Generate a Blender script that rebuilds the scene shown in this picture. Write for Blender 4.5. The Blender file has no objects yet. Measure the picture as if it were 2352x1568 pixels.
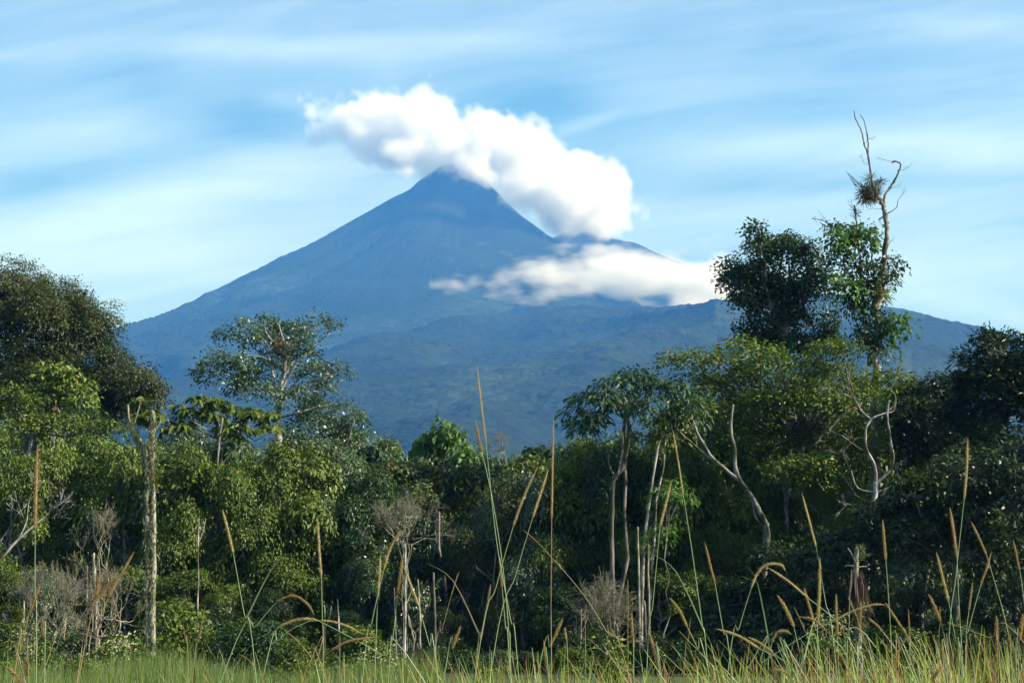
import bpy, math, random
import numpy as np
from mathutils import Vector

S = bpy.context.scene
COL = S.collection
R = math.radians

# ------------------------------------------------------------------ camera
CAM_H = 1.6
PITCH = R(10.6)
F = 3619.0                      # focal length in pixels of a 2352 px wide picture
cd = bpy.data.cameras.new('camera')
cd.sensor_width = 36.0
cd.lens = F * 36.0 / 2352.0
cd.clip_start = 0.1
cd.clip_end = 60000
cam = bpy.data.objects.new('camera', cd)
COL.objects.link(cam)
cam.location = (0, 0, CAM_H)
cam.rotation_euler = (math.pi / 2 + PITCH, 0, 0)
S.camera = cam

# ------------------------------------------------------------------ world, sun, exposure
SUN_EL = R(33)
SUN_AZ = R(103)                  # measured clockwise from the view direction (+Y)
sun_dir = Vector((math.sin(SUN_AZ) * math.cos(SUN_EL), math.cos(SUN_AZ) * math.cos(SUN_EL), math.sin(SUN_EL)))
S.view_settings.view_transform = 'Standard'
S.view_settings.look = 'None'
S.view_settings.exposure = 1.12
S.view_settings.gamma = 1.0
S.cycles.volume_bounces = 9
S.cycles.max_bounces = 10
S.cycles.transparent_max_bounces = 12
S.cycles.volume_max_steps = 256
S.cycles.sample_clamp_indirect = 6.0

sl = bpy.data.lights.new('sun', 'SUN')
sl.energy = 5.0
sl.angle = R(0.5)
sl.color = (1.0, 0.91, 0.79)
so = bpy.data.objects.new('sun', sl)
COL.objects.link(so)
so.rotation_euler = (-sun_dir).to_track_quat('-Z', 'Y').to_euler()
so.location = (60, -20, 80)


class NT:
    """small helper round a node tree"""
    def __init__(s, t):
        s.t = t
        t.nodes.clear()

    def n(s, typ, **kw):
        nd = s.t.nodes.new(typ)
        for k, v in kw.items():
            if k == 'ins':
                for kk, vv in v.items():
                    if isinstance(vv, bpy.types.NodeSocket):
                        s.t.links.new(vv, nd.inputs[kk])
                    else:
                        nd.inputs[kk].default_value = vv
            else:
                setattr(nd, k, v)
        return nd

    def l(s, a, b):
        s.t.links.new(a, b)

    def m(s, op, a, b=None, c=None, clamp=False):
        nd = s.t.nodes.new('ShaderNodeMath')
        nd.operation = op
        nd.use_clamp = clamp
        for i, x in enumerate((a, b, c)):
            if x is None:
                continue
            if isinstance(x, bpy.types.NodeSocket):
                s.t.links.new(x, nd.inputs[i])
            else:
                nd.inputs[i].default_value = x
        return nd.outputs[0]

    def v(s, op, a, b=None, out=0, scale=None):
        nd = s.t.nodes.new('ShaderNodeVectorMath')
        nd.operation = op
        for i, x in enumerate((a, b)):
            if x is None:
                continue
            if isinstance(x, bpy.types.NodeSocket):
                s.t.links.new(x, nd.inputs[i])
            else:
                nd.inputs[i].default_value = x
        if scale is not None:
            nd.inputs['Scale'].default_value = scale
        return nd.outputs[out]

    def ramp(s, fac, stops, interp='LINEAR'):
        nd = s.t.nodes.new('ShaderNodeValToRGB')
        nd.color_ramp.interpolation = interp
        cr = nd.color_ramp
        while len(cr.elements) < len(stops):
            cr.elements.new(0.5)
        for e, (p, c) in zip(cr.elements, stops):
            e.position = p
            e.color = c if len(c) == 4 else (*c, 1)
        s.l(fac, nd.inputs[0])
        return nd.outputs[0]

    def mix(s, fac, a, b, blend='MIX'):
        nd = s.t.nodes.new('ShaderNodeMix')
        nd.data_type = 'RGBA'
        nd.blend_type = blend
        for i, x in ((0, fac), (6, a), (7, b)):
            if isinstance(x, bpy.types.NodeSocket):
                s.t.links.new(x, nd.inputs[i])
            else:
                nd.inputs[i].default_value = x if i == 0 or len(x) == 4 else (*x, 1)
        return nd.outputs[2]


def P(u, v, D):
    """world point at depth D (metres along +Y) behind pixel (u, v) of the 2352 x 1568 picture"""
    x = (u - 1176) / F
    t = (784 - v) / F
    dy = math.cos(PITCH) - t * math.sin(PITCH)
    dz = math.sin(PITCH) + t * math.cos(PITCH)
    return Vector((x / dy * D, D, CAM_H + dz / dy * D))


# sky: physical sky with thin streaks of high cloud on it
W = bpy.data.worlds.new('World')
S.world = W
W.use_nodes = True
T = NT(W.node_tree)
sky = T.n('ShaderNodeTexSky', sky_type='NISHITA')
sky.sun_disc = False
sky.sun_elevation = SUN_EL
sky.sun_rotation = SUN_AZ
sky.air_density = 1.0
sky.dust_density = 0.6
sky.ozone_density = 2.0
tc = T.n('ShaderNodeTexCoord')
sep = T.n('ShaderNodeSeparateXYZ', ins={0: tc.outputs['Generated']})
# position on a high cloud sheet: direction divided by its height
az = T.m('DIVIDE', sep.outputs[0], T.m('MAXIMUM', sep.outputs[1], 0.05))
el = T.m('DIVIDE', sep.outputs[2], T.m('MAXIMUM', sep.outputs[1], 0.05))
vec = T.n('ShaderNodeCombineXYZ', ins={0: az, 1: el, 2: 0.0}).outputs[0]
tilt = T.v('ADD', vec, T.n('ShaderNodeCombineXYZ', ins={0: 0.0, 1: T.m('MULTIPLY', az, -0.16)}).outputs[0])
wv = T.n('ShaderNodeTexNoise', ins={'Vector': T.v('MULTIPLY', tilt, (2.0, 5.0, 1.0)), 'Scale': 1.0, 'Detail': 2.0})
warp = T.v('ADD', tilt, T.v('MULTIPLY', T.v('SUBTRACT', wv.outputs['Color'], (0.5, 0.5, 0.5)), (0.20, 0.09, 0)))
n1 = T.n('ShaderNodeTexNoise', ins={'Vector': T.v('MULTIPLY', warp, (4.2, 12.0, 1.0)), 'Scale': 1.0, 'Detail': 7.0, 'Roughness': 0.56})
n2 = T.n('ShaderNodeTexNoise', ins={'Vector': T.v('MULTIPLY', warp, (9.0, 95.0, 1.0)), 'Scale': 1.0, 'Detail': 4.0, 'Roughness': 0.6})
nn = T.m('ADD', T.m('MULTIPLY', n1.outputs[0], 0.66), T.m('MULTIPLY', n2.outputs[0], 0.34))


def band(u, v, su, sv, a, sl_=0.0):
    """soft streak: centre pixel, half sizes in pixels, weight, slope"""
    c = P(u, v, 1.0)
    cu, cv = c.x, c.z - CAM_H
    dx = T.m('SUBTRACT', az, cu)
    dy = T.m('SUBTRACT', T.m('SUBTRACT', el, cv), T.m('MULTIPLY', dx, sl_))
    q = T.m('ADD', T.m('POWER', T.m('ABSOLUTE', T.m('MULTIPLY', dx, F / su)), 2.0), T.m('POWER', T.m('ABSOLUTE', T.m('MULTIPLY', dy, F / sv)), 2.0))
    return T.m('MULTIPLY', T.m('EXPONENT', T.m('MULTIPLY', q, -1.0)), a)


acc = None
for b_ in [(600, 110, 380, 36, .5, -.03), (1060, 90, 260, 30, .3, 0), (150, 310, 330, 60, .5, .12), (520, 420, 420, 70, .5, .2), (200, 560, 600, 120, .55, .1),
           (650, 620, 500, 90, .4, 0), (1800, 330, 330, 50, .55, .05), (2250, 340, 260, 60, .55, .0), (1330, 290, 90, 16, .35, .35),
           (1800, 480, 600, 60, .45, .05), (2100, 620, 500, 80, .5, 0), (2250, 60, 200, 40, .35, .0), (1500, 170, 700, 70, .12, .05),
           (1650, 215, 300, 30, .22, .15), (2300, 720, 260, 40, .35, -.2), (0, 130, 260, 30, .2, 0), (750, 265, 130, 22, .3, -.35),
           (1176, -60, 900, 90, .2, 0),
           (1250, 240, 170, 90, -.45, -.1), (560, 280, 210, 60, -.3, .0), (60, 430, 160, 50, -.35, .2), (300, 150, 120, 60, -.15, .0), (1960, 130, 240, 70, -.25, .0), (2050, 420, 500, 22, -.25, .04)]:
    b_ = (*b_[:4], b_[4] * .7, *b_[5:])
    g = band(*b_)
    acc = g if acc is None else T.m('ADD', acc, g)
cov = T.m('ADD', T.m('MULTIPLY', T.m('SUBTRACT', nn, 0.5), 1.2), acc)
cov = T.m('ADD', cov, 0.29, clamp=True)
cov = T.m('MULTIPLY', cov, 0.6)
skyc = T.mix(1.0, sky.outputs[0], (0.84, 1.10, 1.12), 'MULTIPLY')
CLOUD_W = (8.4, 10.4, 12.4)
mixc = T.mix(cov, skyc, CLOUD_W)
bg = T.n('ShaderNodeBackground', ins={'Color': mixc, 'Strength': 0.062})
T.l(bg.outputs[0], T.n('ShaderNodeOutputWorld').inputs[0])


# ------------------------------------------------------------------ object helpers
def link(o, parent=None):
    COL.objects.link(o)
    if parent is not None:
        o.parent = parent
    return o


def tag(o, label=None, cat=None, group=None, kind=None):
    if label:
        o['label'] = label
    if cat:
        o['category'] = cat
    if group:
        o['group'] = group
    if kind:
        o['kind'] = kind
    return o


def empty(name, loc, label, cat, group=None):
    o = bpy.data.objects.new(name, None)
    o.empty_display_size = 0.3
    o.location = loc
    link(o)
    return tag(o, label, cat, group)


class MB:
    """collects vertex / face arrays and links them as ONE mesh"""
    def __init__(s):
        s.V = []
        s.Q = []
        s.Tt = []
        s.n = 0

    def add(s, v, q=None, t=None):
        v = np.asarray(v, dtype=np.float32).reshape(-1, 3)
        if q is not None and len(q):
            s.Q.append(np.asarray(q, dtype=np.int32) + s.n)
        if t is not None and len(t):
            s.Tt.append(np.asarray(t, dtype=np.int32) + s.n)
        s.V.append(v)
        s.n += len(v)

    def build(s, name, mat, parent=None, smooth=True, off=(0, 0, 0)):
        V = np.concatenate(s.V) - np.asarray(off, dtype=np.float32)
        q = np.concatenate(s.Q) if s.Q else np.zeros((0, 4), np.int32)
        t = np.concatenate(s.Tt) if s.Tt else np.zeros((0, 3), np.int32)
        me = bpy.data.meshes.new(name)
        me.vertices.add(len(V))
        me.vertices.foreach_set('co', V.ravel())
        nl = q.size + t.size
        me.loops.add(nl)
        me.loops.foreach_set('vertex_index', np.concatenate([q.ravel(), t.ravel()]))
        me.polygons.add(len(q) + len(t))
        st = np.concatenate([np.arange(len(q)) * 4, q.size + np.arange(len(t)) * 3]).astype(np.int32)
        me.polygons.foreach_set('loop_start', st)
        me.polygons.foreach_set('use_smooth', np.full(len(q) + len(t), smooth))
        me.update(calc_edges=True)
        me.validate()
        me.materials.append(mat)
        return link(bpy.data.objects.new(name, me), parent)


def vnoise(x, y, seed=0):
    """value noise on a lattice, -1..1"""
    xi = np.floor(x).astype(np.int64)
    yi = np.floor(y).astype(np.int64)
    fx = x - xi
    fy = y - yi
    fx = fx * fx * (3 - 2 * fx)
    fy = fy * fy * (3 - 2 * fy)

    def h(a, b):
        n = (a * 374761393 + b * 668265263 + seed * 974634777) & 0x7fffffff
        n = ((n ^ (n >> 13)) * 1274126177) & 0x7fffffff
        return ((n ^ (n >> 16)) & 0xffff) / 32767.5 - 1
    return (h(xi, yi) * (1 - fx) + h(xi + 1, yi) * fx) * (1 - fy) + (h(xi, yi + 1) * (1 - fx) + h(xi + 1, yi + 1) * fx) * fy


def fbm(x, y, o=4, seed=0):
    s, a, t = 0, 1.0, 0
    for i in range(o):
        s = s + a * vnoise(x, y, seed + i)
        t += a
        x, y, a = x * 2.03 + 17.1, y * 2.03 + 5.7, a * 0.5
    return s / t


def mat(name):
    m = bpy.data.materials.new(name)
    m.use_nodes = True
    return m, NT(m.node_tree)


# ------------------------------------------------------------------ far land: volcano and ridges
def elev(u, v):
    p = P(u, v, 1.0)
    return p.z - CAM_H


LEFT = [(1052, 346), (1027, 350), (1002, 360), (977, 383), (952, 407), (927, 436), (900, 452), (840, 493), (780, 529), (720, 566), (660, 603), (600, 638), (540, 671), (480, 708), (420, 737), (360, 765), (300, 792), (240, 820), (180, 847), (120, 874), (60, 901), (0, 927), (-60, 953), (-120, 977), (-180, 999), (-240, 1020), (-300, 1040), (-360, 1059), (-420, 1078), (-480, 1096), (-540, 1114), (-600, 1132), (-660, 1149), (-720, 1167), (-780, 1185), (-840, 1204), (-900, 1222), (-960, 1239), (-1020, 1254), (-1080, 1267), (-1140, 1277), (-1800, 1283)]


def hill_height(X, Y):
    XC, YC = P(1052, 372, 7500).x, 7500.0
    # cone, narrower front to back than sideways
    left = LEFT
    right = [(1052, 346), (1080, 352), (1120, 380), (1200, 458), (1290, 525), (1400, 600), (1520, 670), (1700, 770), (1900, 860), (2300, 1000), (3400, 1400)]
    rl = np.array([(1052 - u) / F * 7500 for u, v in left])
    hl = np.array([elev(u, v) * 7500 for u, v in left])
    rr = np.array([(u - 1052) / F * 7500 for u, v in right])
    hr = np.array([elev(u, v) * 7500 for u, v in right])
    dx = X - XC
    dy = (Y - YC)
    ang = np.arctan2(dx, -dy)
    sy = np.where(dy < 0, 0.95 - .33 / (1 + np.exp(-(ang - .25) * 5)), 0.9)
    r = np.sqrt(dx * dx + (dy / sy) ** 2)
    w = 1 / (1 + np.exp(-ang * 4.0))
    z = np.interp(r, rl, hl) * (1 - w) + np.interp(r, rr, hr) * w
    # gullies running down the cone
    amp = np.clip(r / 1000, 0, 1) * 62
    g = np.abs(vnoise(ang * 9 + fbm(X / 500, Y / 500, 2, 5) * .5, r / 2500, 3)) + .5 * np.abs(vnoise(ang * 21, r / 1800, 8))
    z = z - amp * (g - .4)
    # crest lines (pixel, pixel, depth), side slopes front and back
    crests = [
        ([(1075, 385, 7450), (1150, 475, 7050), (1215, 570, 6650), (1260, 660, 6250), (1290, 720, 5900)], .62, .75),
        ([(1010, 400, 7350), (960, 520, 6800), (900, 640, 6200), (850, 740, 5600), (830, 820, 5000)], .52, .6),
        ([(800, 530, 7300), (650, 660, 6600), (560, 760, 5800), (500, 850, 5000)], .42, .5),
        ([(1330, 500, 8300), (1440, 528, 8200), (1520, 566, 8150), (1600, 603, 8100), (1750, 668, 8000), (1950, 760, 7900)], .55, .5),
        ([(700, 830, 4700), (900, 740, 5250), (1060, 702, 5500), (1200, 698, 5550), (1400, 698, 5300), (1500, 706, 5150), (1610, 726, 5000)], .37, .8),
        ([(1610, 732, 5000), (1640, 712, 4900), (1690, 682, 4800), (1780, 655, 4700), (1900, 652, 4600), (2050, 688, 4500), (2130, 708, 4480), (2200, 722, 4450), (2352, 765, 4400), (2600, 840, 4300)], .40, .8),
        ([(1800, 760, 3800), (1950, 800, 3500), (2100, 850, 3200), (2250, 900, 2900)], .45, .5),
        ([(420, 800, 4300), (380, 850, 3900), (330, 900, 3400)], .4, .4),
        ([(900, 800, 4600), (1000, 850, 4100), (1080, 920, 3500), (1150, 980, 3000)], .33, .4),
        ([(1500, 780, 4300), (1440, 840, 3900), (1350, 900, 3400)], .38, .4),
    ]
    for pts, sf, sb in crests:
        p = [P(*q) for q in pts]
        best = np.full(X.shape, -1e9)
        for a, b in zip(p[:-1], p[1:]):
            vx, vy = b.x - a.x, b.y - a.y
            L2 = vx * vx + vy * vy
            t = np.clip(((X - a.x) * vx + (Y - a.y) * vy) / L2, 0, 1)
            qx, qy, qz = a.x + vx * t, a.y + vy * t, a.z + (b.z - a.z) * t
            d = np.hypot(X - qx, Y - qy)
            front = (Y < qy)
            s_ = np.where(front, sf, sb)
            best = np.maximum(best, qz - s_ * (np.sqrt(d * d + 40 ** 2) - 40))
        k = 45.0
        m_ = np.maximum(z, best)
        z = m_ + k * np.log(np.exp(np.clip((z - m_) / k, -40, 0)) + np.exp(np.clip((best - m_) / k, -40, 0))) - k * .15
    low = np.clip((2600 - z) / 1500, 0, 1)
    rid = 1 - np.abs(fbm(X / 900 + fbm(X / 900, Y / 900, 2, 31) * .6, Y / 1300, 3, 21)) * 2
    z = z + (rid - .6) * 125 * low + fbm(X / 170, Y / 170, 3, 40) * 13 * low
    # canopy
    c1 = vnoise(X / 13, Y / 13, 51)
    c2 = vnoise(X / 27 + 9, Y / 27, 52)
    hi = np.clip((z - 1150) / 700, 0, 1)
    z = z + (c1 * 3.0 + c2 * 3.0) * (1 - .75 * hi)
    edge = np.clip((Y - 1500) / 900, 0, 1)
    return z * edge - 6 * (1 - edge)


def build_hills():
    n, m = 760, 620
    t = np.linspace(0, 1, m)
    Yl = 1500 * (8900 / 1500) ** t
    a = np.linspace(-.44, .44, n)
    A, YY = np.meshgrid(a, Yl)
    X = A * (YY + 600)
    Z = hill_height(X, YY)
    V = np.stack([X, YY, Z], -1).reshape(-1, 3)
    i = np.arange((m - 1) * n).reshape(m - 1, n)[:, :-1].ravel()
    q = np.stack([i, i + 1, i + n + 1, i + n], 1)
    b = MB()
    b.add(V, q)
    mt, T = mat('far_forest')
    ge = T.n('ShaderNodeNewGeometry')
    n1 = T.n('ShaderNodeTexNoise', ins={'Vector': ge.outputs['Position'], 'Scale': 0.035, 'Detail': 5.0, 'Roughness': .65})
    vo = T.n('ShaderNodeTexVoronoi', ins={'Vector': ge.outputs['Position'], 'Scale': 0.07})
    c = T.ramp(n1.outputs[0], [(.3, (.004, .008, .004)), (.5, (.009, .017, .006)), (.7, (.020, .029, .010))])
    c2 = T.mix(.45, c, T.ramp(vo.outputs['Color'], [(0, (.003, .008, .003)), (1, (.020, .032, .010))]))
    n3 = T.n('ShaderNodeTexNoise', ins={'Vector': ge.outputs['Position'], 'Scale': 0.0022, 'Detail': 3.0})
    sp = T.n('ShaderNodeSeparateXYZ', ins={0: ge.outputs['Position']})
    # paler yellow-green canopy patches, mixed in by noise
    n4 = T.n('ShaderNodeTexNoise', ins={'Vector': T.v('MULTIPLY', ge.outputs['Position'], (.0016, .0011, .0022)), 'Scale': 1.0, 'Detail': 3.0, 'Roughness': .6})
    n5 = T.n('ShaderNodeTexNoise', ins={'Vector': ge.outputs['Position'], 'Scale': .02, 'Detail': 4.0, 'Roughness': .7})
    pt = T.m('MULTIPLY', T.ramp(n4.outputs[0], [(.5, (0, 0, 0)), (.66, (1, 1, 1))]), T.ramp(n5.outputs[0], [(.40, (0, 0, 0)), (.62, (1, 1, 1))]))
    c2 = T.mix(T.m('MULTIPLY', pt, .6), c2, (.05, .075, .025))
    # bare volcanic slope high up
    hi = T.m('ADD', T.m('MULTIPLY', T.m('SUBTRACT', sp.outputs[2], 1650.0), 1 / 500), T.m('MULTIPLY', T.m('SUBTRACT', n3.outputs[0], .5), 1.5), clamp=True)
    c3 = T.mix(hi, c2, (.022, .022, .016))
    bmp = T.n('ShaderNodeBump', ins={'Strength': .45, 'Distance': 8.0, 'Height': T.m('SUBTRACT', 1.0, vo.outputs['Distance'])})
    pb = T.n('ShaderNodeBsdfPrincipled', ins={'Base Color': c3, 'Roughness': .9, 'Normal': bmp.outputs[0]})
    pb.inputs['Specular IOR Level'].default_value = .1
    T.l(pb.outputs[0], T.n('ShaderNodeOutputMaterial').inputs[0])
    o = b.build('hills', mt)
    tag(o, kind='structure')


build_hills()


# ------------------------------------------------------------------ clouds on the volcano: density evaluated on a grid
def make_cloud(name, label, lo, hi, blobs, res, dens, nscale, namp, edge, cat='cloud', aniso=.25, stretch=(1, 1, 1), detail=5.0, soft_low=0.0, billow=()):
    """blobs: (u, v, D, rx, ry, rz) ellipsoids in metres at a pixel and depth"""
    ng = bpy.data.node_groups.new(name + '_density', 'GeometryNodeTree')
    ng.interface.new_socket('Geometry', in_out='OUTPUT', socket_type='NodeSocketGeometry')
    T = NT(ng)
    gout = T.n('NodeGroupOutput')
    pos = T.n('GeometryNodeInputPosition').outputs[0]
    nz = T.n('ShaderNodeTexNoise', ins={'Vector': T.v('MULTIPLY', pos, tuple(nscale / s for s in stretch)), 'Scale': 1.0, 'Detail': detail, 'Roughness': .55})
    try:
        nz.normalize = True
    except Exception:
        pass
    nz2 = T.n('ShaderNodeTexNoise', ins={'Vector': T.v('MULTIPLY', pos, tuple(nscale * .35 / s for s in stretch)), 'Scale': 1.0, 'Detail': 2.0})
    wp = T.v('ADD', pos, T.v('MULTIPLY', T.v('SUBTRACT', nz2.outputs['Color'], (.5, .5, .5)), (260 * soft_low + 90, 90, 150 * soft_low + 60)))
    field = None
    for (u, v, D, rx, ry, rz, *w) in blobs:
        c = P(u, v, D)
        d = T.v('MULTIPLY', T.v('SUBTRACT', wp, tuple(c)), (1 / rx, 1 / ry, 1 / rz))
        ln = T.v('LENGTH', d, out=1)
        g = T.m('MULTIPLY', T.m('SUBTRACT', 1.0, ln), min(rx, rz) / 300 if not w else w[0])
        field = g if field is None else T.m('SMOOTH_MAX', field, g, 0.12)
    f = T.m('ADD', field, T.m('MULTIPLY', T.m('SUBTRACT', nz.outputs[0], .5), namp))
    wp2 = T.v('ADD', pos, T.v('MULTIPLY', T.v('SUBTRACT', nz.outputs['Color'], (.5, .5, .5)), (110, 110, 110)))
    for sc, am in billow:
        vo = T.n('ShaderNodeTexVoronoi', ins={'Vector': T.v('MULTIPLY', wp2, (sc, sc, sc)), 'Scale': 1.0})
        f = T.m('ADD', f, T.m('MULTIPLY', T.m('SUBTRACT', .5, vo.outputs['Distance']), am))
    d = T.m('MULTIPLY', f, 1.0 / edge, clamp=True)
    d = T.m('MULTIPLY', d, dens)
    vc = T.n('GeometryNodeVolumeCube')
    T.l(d, vc.inputs['Density'])
    vc.inputs['Min'].default_value = lo
    vc.inputs['Max'].default_value = hi
    for i, k in enumerate(('Resolution X', 'Resolution Y', 'Resolution Z')):
        vc.inputs[k].default_value = res[i]
    mt, M = mat(name + '_vapour')
    at = M.n('ShaderNodeAttribute', attribute_name='density')
    pv = M.n('ShaderNodeVolumePrincipled', ins={'Color': (.962, .972, .985, 1), 'Absorption Color': (0, 0, 0, 1), 'Anisotropy': aniso})
    pv.inputs['Density'].default_value = 1.0
    M.l(pv.outputs[0], M.n('ShaderNodeOutputMaterial').inputs['Volume'])
    sm = T.n('GeometryNodeSetMaterial')
    sm.inputs['Material'].default_value = mt
    T.l(vc.outputs[0], sm.inputs[0])
    T.l(sm.outputs[0], gout.inputs[0])
    me = bpy.data.volumes.new(name)
    me.materials.append(mt)
    o = bpy.data.objects.new(name, me)
    link(o)
    md = o.modifiers.new('vapour', 'NODES')
    md.node_group = ng
    mt.cycles.volume_step_rate = 1.0
    tag(o, label, cat)
    return o


def box_of(blobs, m=1.25):
    lo = [1e9] * 3
    hi = [-1e9] * 3
    for (u, v, D, rx, ry, rz, *w) in blobs:
        c = P(u, v, D)
        for k, r_ in enumerate((rx, ry, rz)):
            lo[k] = min(lo[k], c[k] - r_ * m)
            hi[k] = max(hi[k], c[k] + r_ * m)
    return tuple(lo), tuple(hi)


cap = [(800, 275, 7400, 150, 200, 110), (870, 262, 7400, 180, 260, 130), (965, 285, 7400, 210, 280, 150), (890, 330, 7450, 230, 260, 110), (1040, 330, 7350, 220, 280, 140),
       (1115, 335, 7300, 200, 280, 140), (1190, 375, 7250, 215, 280, 145), (1110, 375, 7200, 180, 240, 90), (1250, 415, 7200, 220, 300, 165), (1335, 450, 7150, 200, 300, 145), (1300, 470, 7100, 230, 260, 130),
       (1385, 465, 7150, 150, 260, 145), (1385, 505, 7100, 120, 220, 60), (1210, 440, 7050, 130, 200, 95), (1000, 362, 7300, 200, 240, 85), (710, 250, 7450, 110, 100, 20, .12), (790, 300, 7420, 140, 170, 80), (850, 340, 7400, 150, 160, 80),
       (1090, 385, 6980, 100, 80, 44), (1140, 410, 6950, 110, 80, 60), (925, 355, 7200, 150, 160, 55)]
lo, hi = box_of(cap, 1.3)
make_cloud('summit_cloud', 'big billowing white cloud streaming over the volcano summit', lo, hi, cap, (340, 110, 230), .020, 1 / 190, .95, .25, aniso=.2, billow=((1 / 230, .16), (1 / 100, .13), (1 / 45, .09)))
band_ = [(1180, 655, 6300, 90, 140, 34), (1230, 648, 6300, 150, 200, 62), (1290, 645, 6250, 200, 240, 82), (1380, 645, 6250, 200, 260, 98), (1470, 642, 6200, 210, 260, 104), (1560, 650, 6200, 200, 260, 105), (1640, 660, 6150, 190, 240, 110), (1720, 685, 6150, 160, 240, 80),
         (1090, 668, 6100, 130, 100, 22), (1170, 675, 6050, 170, 100, 36), (1300, 590, 6350, 45, 60, 75), (1245, 602, 6350, 60, 50, 20), (1400, 585, 6450, 60, 80, 40), (1220, 688, 6000, 120, 100, 34), (1480, 610, 6300, 120, 120, 44)]
lo, hi = box_of(band_, 1.3)
make_cloud('slope_cloud', 'low ragged white cloud lying across the right shoulder of the volcano', lo, hi, band_, (300, 80, 140), .024, 1 / 110, 1.15, .6, aniso=.2, stretch=(2.6, 1.5, .9), soft_low=1.0, billow=((1 / 120, .22), (1 / 60, .12)))
thin = [(2130, 700, 4600, 120, 160, 24), (2230, 708, 4600, 140, 160, 26), (2060, 690, 4600, 90, 160, 24), (2330, 735, 4600, 130, 160, 28), (2180, 708, 4500, 60, 60, 12)]
lo, hi = box_of(thin, 1.3)
make_cloud('ridge_cloud', 'thin pale cloud wisp resting on the right-hand ridge', lo, hi, thin, (120, 50, 50), .0030, 1 / 90, .8, .6, aniso=.3, stretch=(2.0, 1.5, 1), soft_low=.5)

# ------------------------------------------------------------------ haze
def haze():
    x, y0, y1, z0, z1 = 4600, -60, 9000, -12, 3050
    cs = [(a, b, c) for a in (-x, x) for b in (y0, y1) for c in (z0, z1)]
    me = bpy.data.meshes.new('haze')
    me.from_pydata(cs, [], [(0, 1, 3, 2), (4, 6, 7, 5), (0, 4, 5, 1), (2, 3, 7, 6), (0, 2, 6, 4), (1, 5, 7, 3)])
    mt, M = mat('haze_air')
    pv = M.n('ShaderNodeVolumePrincipled', ins={'Color': (.07, .325, 1.0, 1), 'Density': 0.98e-4, 'Absorption Color': (1, 1, 1, 1), 'Anisotropy': 0.0})
    M.l(pv.outputs[0], M.n('ShaderNodeOutputMaterial').inputs['Volume'])
    me.materials.append(mt)
    o = link(bpy.data.objects.new('haze', me))
    tag(o, kind='stuff')


haze()

# ================================================================== VEGETATION
rng = np.random.default_rng(7)
random.seed(7)
CROWN_HAZE_NOTE = None


def leaf_mat(name, cols, rough=.5, trans=.2, spec=.22, scale=.35, tint=None):
    """cols: dark to light base colours, picked per leaf and per patch"""
    m_, T = mat(name)
    ge = T.n('ShaderNodeNewGeometry')
    n1 = T.n('ShaderNodeTexNoise', ins={'Vector': ge.outputs['Position'], 'Scale': scale, 'Detail': 2.0})
    f = T.m('ADD', T.m('MULTIPLY', ge.outputs['Random Per Island'], .55), T.m('MULTIPLY', T.m('SUBTRACT', n1.outputs[0], .25), .9), clamp=True)
    k = len(cols)
    c = T.ramp(f, [(.1 + .8 * i / (k - 1), cols[i]) for i in range(k)])
    if tint:
        c = T.mix(T.m('GREATER_THAN', ge.outputs['Random Per Island'], 1 - tint[0]), c, tint[1])
    pb = T.n('ShaderNodeBsdfPrincipled', ins={'Base Color': c, 'Roughness': rough})
    pb.inputs['Specular IOR Level'].default_value = spec
    tr = T.n('ShaderNodeBsdfTranslucent', ins={'Color': T.mix(1.0, c, (1.3, 1.5, .5), 'MULTIPLY')})
    mx = T.n('ShaderNodeMixShader', ins={0: trans, 1: pb.outputs[0], 2: tr.outputs[0]})
    T.l(mx.outputs[0], T.n('ShaderNodeOutputMaterial').inputs[0])
    return m_


def bark_mat(name, a, b, c, scale=3.0):
    """mottled bark: base, lichen, dark patches"""
    m_, T = mat(name)
    ge = T.n('ShaderNodeNewGeometry')
    st = T.v('MULTIPLY', ge.outputs['Position'], (1, 1, .45))
    n1 = T.n('ShaderNodeTexNoise', ins={'Vector': st, 'Scale': scale, 'Detail': 6.0, 'Roughness': .75})
    n2 = T.n('ShaderNodeTexNoise', ins={'Vector': st, 'Scale': scale * .35 + 1, 'Detail': 3.0})
    col = T.mix(T.ramp(n1.outputs[0], [(.42, (0, 0, 0)), (.56, (1, 1, 1))]), a, b)
    col = T.mix(T.ramp(n2.outputs[0], [(.5, (0, 0, 0)), (.62, (1, 1, 1))]), col, c)
    bp = T.n('ShaderNodeBump', ins={'Strength': .7, 'Distance': .06, 'Height': n1.outputs[0]})
    pb = T.n('ShaderNodeBsdfPrincipled', ins={'Base Color': col, 'Roughness': .85, 'Normal': bp.outputs[0]})
    pb.inputs['Specular IOR Level'].default_value = .2
    T.l(pb.outputs[0], T.n('ShaderNodeOutputMaterial').inputs[0])
    return m_


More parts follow.
